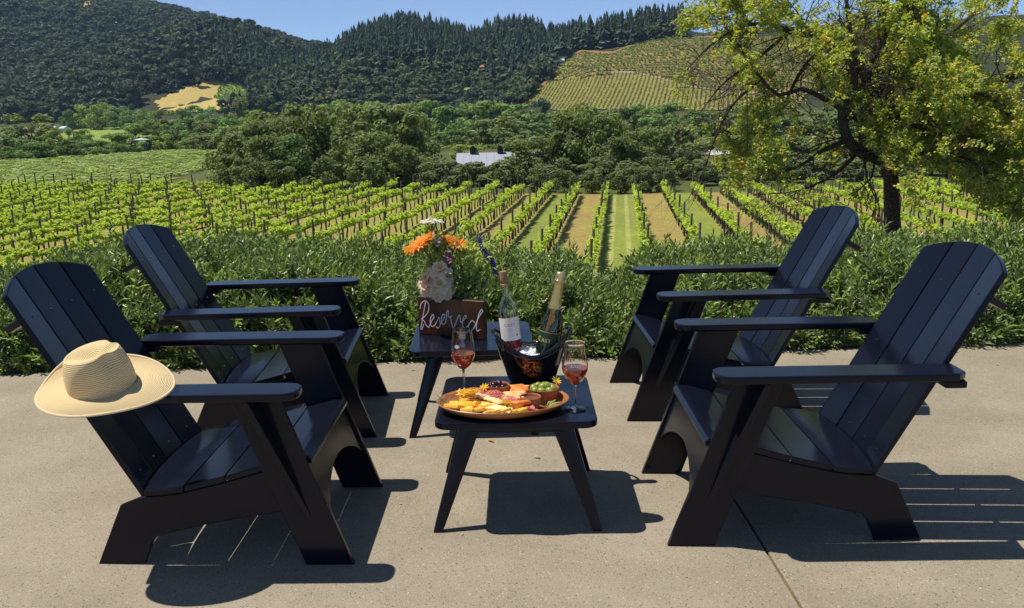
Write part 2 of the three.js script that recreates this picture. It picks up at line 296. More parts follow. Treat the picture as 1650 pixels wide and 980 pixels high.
const FOLIAGE = {
  o: leafy([0.175, 0.225, 0.036], 0.45, 0, { vertexColors: true }), g: leafy([0.15, 0.26, 0.045], 0.4, 0, { vertexColors: true }), p: leafy([0.21, 0.33, 0.065], 0.4, 0, { vertexColors: true }),
  y: leafy([0.30, 0.38, 0.06], 0.4, 0, { vertexColors: true }), b: leafy([0.15, 0.20, 0.034], 0.45, 0, { vertexColors: true }), d: leafy([0.08, 0.14, 0.07], 0.35, 0, { vertexColors: true }),
};
// ---------------------------------------------------------------- trees beyond the vineyard
const NEAR_TREES = [[-29.4,100,-0.4,5.8,'o'],[-29.4,108,0.6,6.2,'o'],[-27.4,112,2.1,7.3,'o'],[-25.2,118,2.5,7.7,'o'],[-21.3,116,2.8,8.4,'o'],[-16.9,112,2.3,7.3,'o'],[-12.5,106,2.0,8.4,'o'],[-10.3,110,0.7,5.6,'o'],[-22.2,98,-0.8,5.0,'g'],[-25.3,97,-0.8,4.2,'o'],[-28.1,94,-2.6,3.4,'o'],[-17.2,100,-0.9,4.3,'o'],[-13.7,98,-0.7,5.7,'o'],[-10.7,96,-1.9,4.2,'o'],[-7.7,96,-3.3,4.2,'b'],[-5.2,98,-3.8,4.0,'b'],[-2.7,97,-3.9,4.2,'b'],[-6.6,93,-3.7,3.4,'b'],[0.8,95,-3.5,3.8,'b'],[2.9,99,-2.9,4.6,'o'],[5.6,101,-2.1,4.4,'o'],[8.2,104,-0.2,5.3,'o'],[10.3,102,0.8,6.2,'o'],[12.4,100,-0.5,4.6,'o'],[14.6,98,-2.3,4.3,'o'],[17.6,103,-2.1,5.2,'o'],[20.7,106,-1.9,5.4,'o'],[21.7,100,-3.7,4.3,'o'],[16.6,94,-3.7,3.4,'b'],[9.9,92,-3.5,4.0,'b'],[4.9,92,-4.0,3.3,'b'],[6.5,93,-3.6,3.0,'b'],[13.1,92,-3.9,3.3,'b'],[13.2,97,-2.9,4.2,'o'],[-17.9,92,-2.9,3.3,'b'],[-22.3,92,-3.1,3.7,'b'],[-13.8,92,-3.0,3.3,'b'],[-25.5,92,-2.8,3.3,'b']];
NEAR_TREES.push([21.0,92,-3.7,3.3,'b'],[23.9,96,-3.7,3.9,'b'],[25.7,94,-3.9,3.4,'b'],[29.5,98,-3.7,4.3,'o'],[30.3,93,-4.0,3.4,'b'],[33.9,97,-3.8,4.2,'b'],[37.3,100,-3.7,4.3,'o'],[37.7,94,-3.9,3.8,'b'],[42.0,98,-3.8,4.3,'o'],[42.9,94,-3.9,3.8,'b'],[47.8,99,-3.6,4.3,'o'],[48.6,95,-3.8,3.8,'b'],[53.8,100,-3.6,4.6,'o'],[54.4,96,-3.8,4.2,'b'],[29.8,112,-3.3,5.7,'o'],[36.1,115,-3.2,5.8,'o'],[41.3,114,-3.6,4.9,'o'],[47.6,116,-3.3,5.9,'o'],[52.7,115,-3.2,5.8,'o'],[58.7,116,-3.1,5.9,'o'],[64.3,116,-3.0,5.9,'o'],[60.6,104,-3.3,4.5,'b'],[15.9,86,-4.6,2.2,'b'],[8.9,85,-4.6,2.2,'b'],[6.3,86,-4.5,2.1,'b'],[11.4,84,-4.7,2.2,'b'],[13.6,85,-4.7,2.2,'b'],[4.0,88,-4.5,2.5,'b']);
const MIDDLE_TREES = [[-65.8,230,2.0,10.0,'g'],[-77.8,260,3.0,9.4,'g'],[-63.6,240,3.8,8.0,'g'],[-48.9,250,4.9,10.8,'p'],[-44.4,260,6.2,13.2,'p'],[-35.3,260,5.4,11.3,'p'],[-27.6,270,5.0,11.7,'o'],[-21.0,280,6.1,12.1,'p'],[-12.9,260,3.9,10.5,'g'],[-8.0,290,5.2,12.6,'p'],[-2.1,280,5.3,12.1,'p'],[4.0,280,4.5,11.3,'p'],[7.9,250,-0.5,9.0,'g'],[0.7,215,1.0,13.1,'o'],[6.7,205,-2.4,6.5,'o'],[-12.6,210,-2.1,5.2,'g'],[-8.6,212,-1.3,6.1,'g'],[-4.8,210,-1.7,6.7,'o'],[13.5,290,1.7,9.2,'g'],[18.9,300,2.0,8.7,'g'],[24.2,300,2.7,8.7,'p'],[29.5,300,3.4,9.5,'p'],[34.8,300,2.5,8.7,'p'],[39.1,290,3.1,9.2,'o'],[44.6,290,3.8,10.5,'p'],[48.8,280,2.8,10.1,'p'],[54.8,280,3.8,11.3,'p'],[58.8,270,1.8,9.8,'g'],[64.0,270,1.0,9.8,'o'],[72.0,280,2.4,12.1,'g'],[75.7,260,1.4,13.2,'g'],[86.3,260,1.2,13.2,'o'],[99.7,270,1.7,13.7,'g'],[105.8,260,1.2,13.2,'g'],[116.3,260,1.6,13.2,'o'],[127.0,260,1.1,13.2,'g'],[139.3,260,1.5,13.2,'o'],[148.1,260,1.7,13.2,'g'],[10.1,180,-3.7,4.4,'y'],[-5.6,150,-3.3,4.3,'y'],[-3.3,148,-3.5,3.2,'y'],[41.6,170,-3.6,6.1,'o'],[45.8,160,-3.8,6.9,'o'],[50.2,150,-4.7,6.5,'o'],[60.1,160,-4.8,5.8,'b'],[67.8,160,-5.4,6.9,'o'],[75.5,160,-4.7,6.9,'o'],[83.2,160,-4.6,8.1,'o'],[90.8,160,-4.3,6.9,'o'],[-30.5,320,6.0,11.6,'p'],[8.7,330,4.9,11.9,'p'],[15.5,340,6.7,8.8,'d']];
const LEFT_TREES = [[-134.7,262,4.3,14.0,'o'],[-120.7,225,-0.7,6.5,'g'],[-104.4,200,-1.3,6.4,'g'],[-100.1,195,-2.3,5.6,'g'],[-105.0,215,0.0,5.6,'y'],[-97.6,205,-1.9,4.4,'g'],[-104.0,225,0.1,6.5,'g'],[-97.8,215,-1.0,5.6,'g'],[-94.1,212,-2.4,6.1,'p'],[-95.9,225,-1.2,7.2,'p'],[-91.0,222,-1.0,7.1,'p'],[-96.2,240,1.0,8.7,'p'],[-97.6,255,1.6,8.1,'o'],[-96.6,262,2.2,7.6,'o'],[-89.3,250,0.8,6.5,'g'],[-92.6,270,2.4,7.8,'g'],[-83.4,255,1.3,7.4,'o'],[-75.6,240,0.6,6.9,'o'],[-80.2,262,2.5,8.3,'g'],[-87.6,238,-1.7,5.9,'y'],[-84.9,240,-3.7,4.5,'y'],[-81.1,240,-1.5,6.9,'g'],[-103.1,190,-2.9,4.1,'g'],[-98.5,196,-2.7,4.3,'g'],[-96.1,205,-3.0,4.4,'b'],[-107.3,215,-1.4,5.3,'g'],[-75.0,232,-2.1,8.4,'o'],[-278.9,620,14.0,17.9,'y'],[-264.0,600,12.7,13.0,'y'],[-266.3,620,14.5,15.2,'y'],[-247.9,600,11.6,17.4,'g'],[-222.2,560,8.5,16.2,'g'],[-205.2,540,7.4,14.1,'p'],[-189.8,520,7.7,11.3,'o'],[-174.7,500,7.9,13.0,'g'],[-172.7,520,10.0,15.0,'g'],[-159.3,500,8.9,13.0,'p'],[-144.2,520,13.5,13.5,'o'],[-231.3,600,8.1,13.0,'p'],[-286.0,610,10.8,8.8,'g']];
{
  const R = rng(77);
  const near = [0, 1, 2, 3, 4].map((i) => crownGeo(100 + i, 5200, 0.026, { clumps: 34, low: 0.12, open: 0.3 })), low = [0, 1, 2].map((i) => crownGeo(130 + i, 3000, 0.035, { clumps: 20, low: 0.05, flat: 0.9 }));
  const mid = [0, 1, 2, 3].map((i) => crownGeo(150 + i, 2200, 0.036, { clumps: 26, low: 0.08, open: 0.3 })), stems = [0, 1, 2].map((i) => stemGeo(170 + i));
  const look = { o: 'dark olive-green oak', g: 'fresh green broadleaf tree', p: 'pale green willowy tree', y: 'bright yellow-green tree', b: 'low dark green bush', d: 'deep green tree' };
  const ORD = ['first', 'second', 'third', 'fourth', 'fifth', 'sixth', 'seventh', 'eighth', 'ninth', 'tenth', 'eleventh', 'twelfth', 'thirteenth', 'fourteenth', 'fifteenth', 'sixteenth', 'seventeenth', 'eighteenth', 'nineteenth', 'twentieth'], count = {};
  const ordinal = (n) => (n < 20 ? ORD[n] : 'twenty-' + ORD[n - 20]);
  for (const list of [NEAR_TREES, MIDDLE_TREES, LEFT_TREES]) list.sort((a, b) => a[0] / a[1] - b[0] / b[1]);
  const plantTree = ([x, d, top, w, k], crowns, where, group, lowTree) => {
    const base = land(x, d), h = Math.max(2.2, top - base + (d < 125 ? (x > 2 && k !== 'b' ? 1.6 : 0.4) : 0)), name = k === 'b' ? 'bush' : k === 'o' ? 'oak_tree' : 'broadleaf_tree';
    const key = k + where, n = count[key] = (count[key] ?? -1) + 1;
    const t = thing(name, `${look[k]}, ${ordinal(n)} from the left of its kind ${where}`, k === 'b' ? 'bush' : 'tree', [x, base, -d], R() * 6.28, `${look[k]}s ${group}`);
    const c = mesh('crown', crowns[Math.floor(R() * crowns.length)], FOLIAGE[k], t); c.scale.set(w * (1.2 + 0.2 * R()), h, w * (1.15 + 0.2 * R()));
    const s = mesh('trunk', stems[Math.floor(R() * 3)], BARK, t); s.scale.set(Math.max(w, h * 0.6), h * (lowTree ? 0.8 : 0.9), Math.max(w, h * 0.6));
  };
  for (const t of NEAR_TREES) plantTree(t, t[4] === 'b' ? low : near, t[0] < -4 ? 'behind the left vine rows' : 'near the white roof', t[0] < -4 ? 'behind the left vine rows' : 'beside the white roof', t[4] === 'b');
  for (const t of MIDDLE_TREES) plantTree(t, mid, t[1] < 200 ? 'behind the barn' : t[0] > 40 ? 'behind the big oak' : 'below the forested hill', t[1] < 200 ? 'behind the barn' : t[0] > 40 ? 'behind the big oak' : 'of the valley belt');
  for (const t of LEFT_TREES) plantTree(t, mid, t[1] > 450 ? 'by the far farmhouses' : 'beyond the far left field', t[1] > 450 ? 'by the farmhouses' : 'beyond the far left field');
}
// ---------------------------------------------------------------- forest on the hills
{
  const R = rng(501), con = [0, 1, 2, 3].map((i) => coniferGeo(600 + i)), round = [0, 1, 2, 3].map((i) => crownGeo(620 + i, 170, 0.10, { clumps: 9, low: 0.05, open: 0.25, spread: 0.5 }));
  const dark = leafy([0.038, 0.080, 0.038], 0.3, 0, { vertexColors: true }), broad = leafy([1, 1, 1], 0.35, 0, { vertexColors: true });
  const spots = [];   // [x, d, height, conifer?, colour]
  const blocked = (x, d) => FIELDS.some((f) => inside(f, x, d));
  // the forested hill in the middle
  for (let n = 0; n < 3400; n++) {
    const d = 585 + 345 * Math.pow(R(), 0.85), x = -0.30 * d + R() * d * 0.50, y = land(x, d); if (y < 3 || blocked(x, d)) continue;
    if (x > 20 && d < 660 && (x - 16) / 33 * 70 + 575 > d) continue;
    const patch = fbm(x / 60 + 2, d / 60), up = ss(20, 50, y), isC = R() < 0.08 + 0.86 * up + (patch - 0.5) * 0.7;
    spots.push([x, d, isC ? 15 + 11 * R() : 7 + 6 * R(), isC, isC ? 0.8 + 0.7 * R() : R() < 0.25 ? 2 : R() < 0.5 ? 1 : 0]);
  }
  // tall firs along its skyline and the crest to the right
  for (let n = 0; n < 420; n++) { const x = -240 + 400 * R(), d = 880 + 45 * R(); if (blocked(x, d) || (x > -14 && x < 34)) continue; spots.push([x, d, 12 + 12 * R() * R() + 3 * R(), true, 0.7 + 0.5 * R()]); }
  for (let n = 0; n < 260; n++) { const t = R(), x = 40 + 90 * t, d = 668 + 60 * R() + 20 * Math.sin(t * 6); if (blocked(x, d) || x > 96 + 30 * R()) continue; const c = R() < 0.6; spots.push([x, d, c ? 12 + 8 * R() : 8 + 4 * R(), c, c ? 0.8 + 0.4 * R() : 0]); }
  for (let n = 0; n < 380; n++) { const d = 560 + 120 * R(), x = -60 + 100 * R(); if (blocked(x, d) || (x > 8 && (x - 16) / 33 * 70 + 570 > d)) continue; spots.push([x, d, 7 + 5 * R(), false, R() < 0.2 ? 2 : 0]); }
  // the mountain on the left and its spur
  for (let n = 0; n < 12500; n++) {
    const d = 640 + 960 * Math.pow(R(), 0.8), x = -0.74 * d + R() * d * 0.60, y = land(x, d); if (y < 2 || blocked(x, d) || (x > -295 && x < -150 && d < 770 && y < 24)) continue;
    const patch = fbm(x / 110 + 31, d / 110 + 4), isC = patch > 0.66 && R() < 0.45; spots.push([x, d, isC ? 12 + 6 * R() : 8 + 8 * R(), isC, isC ? 0.8 + 0.4 * R() : fbm(x / 70 + 5, d / 120 + 2) > 0.55 ? (R() < 0.5 ? 1 : 3) : R() < 0.3 ? 3 : R() < 0.12 ? 2 : 0]);
  }
  // the blue ridge behind on the right
  for (let n = 0; n < 2600; n++) { const d = 1750 + 480 * R(), x = 180 + R() * 1200; if (land(x, d) > 60) { const c = R() < 0.6; spots.push([x, d, 13 + 8 * R(), c, c ? 0.9 : 0]); } }
  spots.sort((a, b) => b[2] / b[1] - a[2] / a[1]);
  const tints = [[0.050, 0.088, 0.033], [0.08, 0.138, 0.040], [0.122, 0.155, 0.040], [0.066, 0.100, 0.040]];
  const mats = [[], [], [], [], [], [], [], []], cols = [[], [], [], [], [], [], [], []]; let firs = 0;
  for (const [x, d, h, isC, c] of spots) {
    const i = Math.floor(R() * 4), y = land(x, d) - 0.4, a = R() * 6.28;
    if (isC && firs < 260 && d < 940 && x > -330) {
      firs++; const t = thing('conifer_tree', 'dark pointed fir in the forest on the middle hill', 'tree', [x, y, -d], a, 'firs on the forested middle hill');
      const m = mesh('crown', con[i], dark, t), w = h * (1.1 + 0.45 * R()); m.scale.set(w, h, w); const s = mesh('trunk', FIR_TRUNK, BARK, t); s.scale.set(h, h, h); continue;
    }
    const w = isC ? h * (1.1 + 0.45 * R()) : h * (1.05 + 0.5 * R());
    mats[i + (isC ? 0 : 4)].push(matrix(x, y, -d, 0, a, 0, w, h, w)); cols[i + (isC ? 0 : 4)].push(isC ? rgb(c, c, c) : rgb(...tints[c]).multiplyScalar(0.86 + 0.28 * R()));
  }
  const wood = new THREE.Group(); wood.name = 'forest'; scene.add(wood); tag(wood, 'mixed evergreen forest covering the hills and mountains', 'forest', undefined, 'stuff');
  for (let i = 0; i < 8; i++) copies(i < 4 ? 'fir_crowns' : 'broadleaf_crowns', i < 4 ? con[i] : round[i - 4], i < 4 ? dark : broad, mats[i], wood, cols[i]);
}
// ---------------------------------------------------------------- rows of vines on the far fields
const FAR_CLUMPS = [0, 1, 2].map((i) => crownGeo(700 + i, 64, 0.16, { clumps: 7, low: 0.1, spread: 0.55 }));
function farRows(name, label, poly, dir, gap, w, h, mat, seed, lift) {
  const R = rng(seed), L = Math.hypot(...dir), u = [dir[0] / L, dir[1] / L], v = [-u[1], u[0]], a = poly.map((p) => p[0] * u[0] + p[1] * u[1]), b = poly.map((p) => p[0] * v[0] + p[1] * v[1]);
  const st = 2.0, ms = [[], [], []], cs = [[], [], []], yaw = Math.atan2(u[1], u[0]);
  for (let q = Math.min(...b); q < Math.max(...b); q += gap) for (let s = Math.min(...a); s < Math.max(...a); s += st) {
    const o = q + (R() - 0.5) * 0.3, x = u[0] * s + v[0] * o, d = u[1] * s + v[1] * o; if (!inside(poly, x, d) || R() < 0.05) continue;
    const k = Math.floor(R() * 3), c = 0.8 + 0.4 * R(); ms[k].push(matrix(x, land(x, d) + lift, -d, 0, yaw + (R() < 0.5 ? Math.PI : 0), 0, st * 1.25, h * (0.8 + 0.5 * R()), w)); cs[k].push(rgb(c, c, c));
  }
  const g = new THREE.Group(); g.name = numbered(name); scene.add(g); tag(g, label, 'vineyard', undefined, 'stuff'); ms.forEach((m, k) => copies('vine_foliage', FAR_CLUMPS[k], mat, m, g, cs[k]));
}
const FARVINE3 = leafy([0.22, 0.32, 0.045], 0.45, 0, { vertexColors: true }), FARVINE = leafy([0.34, 0.45, 0.045], 0.5, 0, { vertexColors: true }), FARVINE2 = leafy([0.24, 0.37, 0.055], 0.45, 0, { vertexColors: true });
farRows('distant_vines', 'low green vine rows on the flat far left field', FIELD_LEFT, [1, 0.08], 2.0, 1.8, 0.42, FARVINE, 31, 0.1);
farRows('distant_vines', 'green contour vine rows high on the reddish right hillside', HILL_UPPER, [1, -0.28], 4.6, 3.6, 1.1, FARVINE2, 32, 0.5);
farRows('distant_vines', 'striped vine rows running down the lower right hillside', HILL_LOWER, [0.25, 1], 2.5, 1.15, 0.8, FARVINE3, 33, 0.5);
farRows('distant_vines', 'small block of green vine rows on the right hillside', HILL_MID, [1, -0.1], 7, 4.2, 1.8, FARVINE2, 34, 0.55);
farRows('distant_vines', 'vine rows on the slope below the left mountain', SLOPE_VINE, [1, -0.5], 5, 2.4, 1.6, FARVINE2, 35, 0.75);
farRows('distant_vines', 'vine rows behind the white-roofed barn', [[-26, 200], [-26, 235], [40, 235], [40, 196]], [0.3, 1], 3, 1.1, 1, FARVINE, 36, 0.1);
// ---------------------------------------------------------------- the vineyard: grapevines and trellis posts
{
  const R = rng(900);
  function vineGeo(seed) {
    const Q = rng(seed), pos = [], col = [], nor = [], idx = []; const n = V(0, 0, 0), t = V(0, 0, 0), b = V(0, 0, 0); let k = 0;
    for (let s = 0; s < 22; s++) {   // young shoots rising from the cordon
      const sx = -0.8 + 1.6 * (s + Q() * 0.8) / 22, lean = (Q() - 0.5) * 0.35, side = (Q() - 0.5) * 0.45, len = 0.14 + 0.36 * Q()*Q() + 0.08 * Q();
      for (let l = 0; l < 15; l++) {
        const v = Math.pow(Q(), 0.8), x = sx + lean * v * len + (Q() - 0.5) * 0.17, y = 0.78 + v * len + (Q() - 0.5) * 0.1, z = side * v + (Q() - 0.5) * 0.22, w = 0.050 + 0.045 * Q(), sh = 0.75 + 0.5 * Q();
        n.set(Q() - 0.5, 0.25 + Q() * 0.8, Q() - 0.5).normalize(); t.set(Q() - 0.5, Q() - 0.5, Q() - 0.5).cross(n).normalize(); b.crossVectors(n, t);
        for (const [p, q] of [[-1, -0.2], [-0.3, -0.9], [0.9, -0.5], [0.8, 0.5], [-0.1, 1]]) { pos.push(x + (t.x * p + b.x * q) * w, y + (t.y * p + b.y * q) * w, z + (t.z * p + b.z * q) * w); nor.push(n.x, n.y, n.z); col.push(sh * (0.85 + 0.3 * v), sh, sh * 0.9); }
        idx.push(k, k + 1, k + 2, k, k + 2, k + 3, k, k + 3, k + 4); k += 5;
      }
    }
    const g = new THREE.BufferGeometry(); g.setAttribute('position', new THREE.Float32BufferAttribute(pos, 3)); g.setAttribute('normal', new THREE.Float32BufferAttribute(nor, 3)); g.setAttribute('color', new THREE.Float32BufferAttribute(col, 3)); g.setIndex(idx); return g;
  }
  const vineTrunk = (seed) => { const Q = rng(seed), j = () => (Q() - 0.5) * 0.09; return merged([tube([[0, -0.05, 0], [j(), 0.3, j()], [j(), 0.55, j()], [0, 0.8, 0]], 0.06, 0.04, 6, 6), tube([[0, 0.76, 0], [0.3, 0.84 + j() * 0.5, j()], [0.72, 0.82, 0]], 0.026, 0.012, 5, 5), tube([[0, 0.76, 0], [-0.3, 0.84 + j() * 0.5, j()], [-0.72, 0.82, 0]], 0.026, 0.012, 5, 5)]); };
  const leafG = [0, 1, 2, 3, 4].map((i) => vineGeo(910 + i)), woodG = [0, 1, 2].map((i) => vineTrunk(930 + i));
  const leafM = leafy([0.45, 0.62, 0.02], 0.5, 0, { vertexColors: true }), woodM = std([0.040, 0.030, 0.022], 0.95);
  const postG = (() => { const g = new THREE.CylinderGeometry(0.062, 0.07, 2.05, 8, 3); g.translate(0, 0.895, 0); const p = g.attributes.position; for (let i = 0; i < p.count; i++) p.setX(i, p.getX(i) * (1 + 0.06 * Math.sin(i * 3.7))); g.computeVertexNormals(); return g; })();
  const grain = dataTexture(64, 256, (u, v, i, j) => { const n = 66 + 40 * vnoise(i / 2, j / 40) + 26 * hash2(i, j >> 3); return [n, n * 0.93, n * 0.84]; });
  const postM = std(0xffffff, 0.95, { map: grain });
  const yaw = -Math.PI / 2 - Math.atan(-ROWDIR) , vines = [], posts = [];
  const rowYaw = Math.atan2(1, ROWDIR);
  for (let r = -26; r <= 18; r++) {
    const x0 = ROW0 + r * ROWSTEP, phase = hash2(r, 5) * 0.4; let vn = 0, pn = 0;
    for (let d = 38.2; d < 108; d += 1.55) { const x = x0 + ROWDIR * d; if (d > vineyardEnd(x) - 0.5 || Math.abs(x) > d * 0.84) continue; vines.push([x, d + (R() - 0.5) * 0.2, r, vn++]); }
    for (let d = 38.4 + phase; d < 108; d += 5.2) { const x = x0 + ROWDIR * d; if (d > vineyardEnd(x) || Math.abs(x) > d * 0.72) continue; posts.push([x, d, r, pn++]); }
    const e = x0 + ROWDIR * 82, de = vineyardEnd(e); if (Math.abs(e) < de * 0.72) posts.push([x0 + ROWDIR * de, de, r, pn++]);
  }
  const ones = ['first', 'second', 'third', 'fourth', 'fifth', 'sixth', 'seventh', 'eighth', 'ninth', 'tenth', 'eleventh', 'twelfth', 'thirteenth', 'fourteenth', 'fifteenth', 'sixteenth', 'seventeenth', 'eighteenth', 'nineteenth'], tens = ['twentieth', 'thirtieth', 'fortieth'], tenw = ['twenty', 'thirty', 'forty'];
  const nth = (n) => (n < 20 ? ones[n - 1] : n % 10 ? tenw[Math.floor(n / 10) - 2] + '-' + ones[n % 10 - 1] : tens[n / 10 - 2]);
  const rowName = (r) => (r >= 0 ? `${nth(r + 1)} row right of the mown alley` : `${nth(-r)} row left of the mown alley`);
  const seen = ([x, d]) => (d < 44 ? 2000 : 0) + d + (Math.abs(x) > d * 0.6 ? 1000 : 0);   // first those that clear the hedge and stand in the picture
  vines.sort((a, b) => seen(a) - seen(b)); posts.sort((a, b) => seen(a) - seen(b));
  const lm = [[], [], [], [], []], tm = [[], [], []], pm = [], lc = [[], [], [], [], []];
  vines.forEach(([x, d, r, k], n) => {
    const y = land(x, d) + 0.05, i = Math.floor(R() * 5), j = Math.floor(R() * 3), s = 0.88 + 0.26 * R(), sy = s * (0.9 + 0.25 * R()), turn = rowYaw + (R() < 0.5 ? Math.PI : 0) + (R() - 0.5) * 0.08;
    if (n < 300) {
      const t = thing('grapevine', `yellow-green grapevine, ${nth(k + 1)} from the near end of the ${rowName(r)}`, 'grapevine', [x, y, -d], turn, 'grapevines in the rows beyond the hedge'); t.scale.set(s, sy, s);
      mesh('trunk', woodG[j], woodM, t); mesh('foliage', leafG[i], leafM, t);
    } else { lm[i].push(matrix(x, y, -d, 0, turn, 0, s, sy, s)); const c = 0.85 + 0.3 * R(); lc[i].push(rgb(c, c, c)); tm[j].push(matrix(x, y, -d, 0, turn, 0, s, sy, s)); }
  });
  const rest = new THREE.Group(); rest.name = 'distant_grapevines'; scene.add(rest); tag(rest, 'remaining grapevines receding along the vineyard rows', 'vineyard', undefined, 'stuff');
  lm.forEach((m, i) => copies('foliage', leafG[i], leafM, m, rest, lc[i])); tm.forEach((m, i) => copies('trunks', woodG[i], woodM, m, rest));
  posts.forEach(([x, d, r, k], n) => {
    const y = land(x, d) + 0.02, rx = (R() - 0.5) * 0.07, rz = (R() - 0.5) * 0.07, s = 0.95 + 0.13 * R();
    if (n < 300) { const m = mesh('trellis_post', postG, postM); m.position.set(x, y, -d); m.rotation.set(rx, R() * 6, rz); m.scale.set(1, s, 1); tag(m, `grey wooden trellis post, ${nth(k + 1)} from the near end, ${rowName(r)}`, 'post', 'trellis posts of the vineyard rows'); }
    else pm.push(matrix(x, y, -d, rx, 0, rz, 1, s, 1));
  });
  tag(copies('distant_trellis_posts', postG, postM, pm), 'remaining trellis posts toward the vineyard edges', 'post', undefined, 'stuff');
  // trellis wires
  const wires = []; for (let r = -26; r <= 18; r++) for (const h of [0.82, 1.15]) { const x0 = ROW0 + r * ROWSTEP, e = vineyardEnd(x0 + ROWDIR * 82); const g = new THREE.CylinderGeometry(0.003, 0.003, Math.hypot(1, ROWDIR) * (e - 38), 3, 1, true); g.rotateX(-Math.PI / 2); g.rotateY(-Math.atan(ROWDIR)); g.translate(x0 + ROWDIR * (e + 38) / 2, -5.95 + h, -(e + 38) / 2); wires.push(g); }
  tag(mesh('trellis_wires', merged(wires), std([0.3, 0.3, 0.3], 0.5, { metalness: 0.7 })), 'thin steel trellis wires along the vine rows', 'wire', undefined, 'stuff');
}
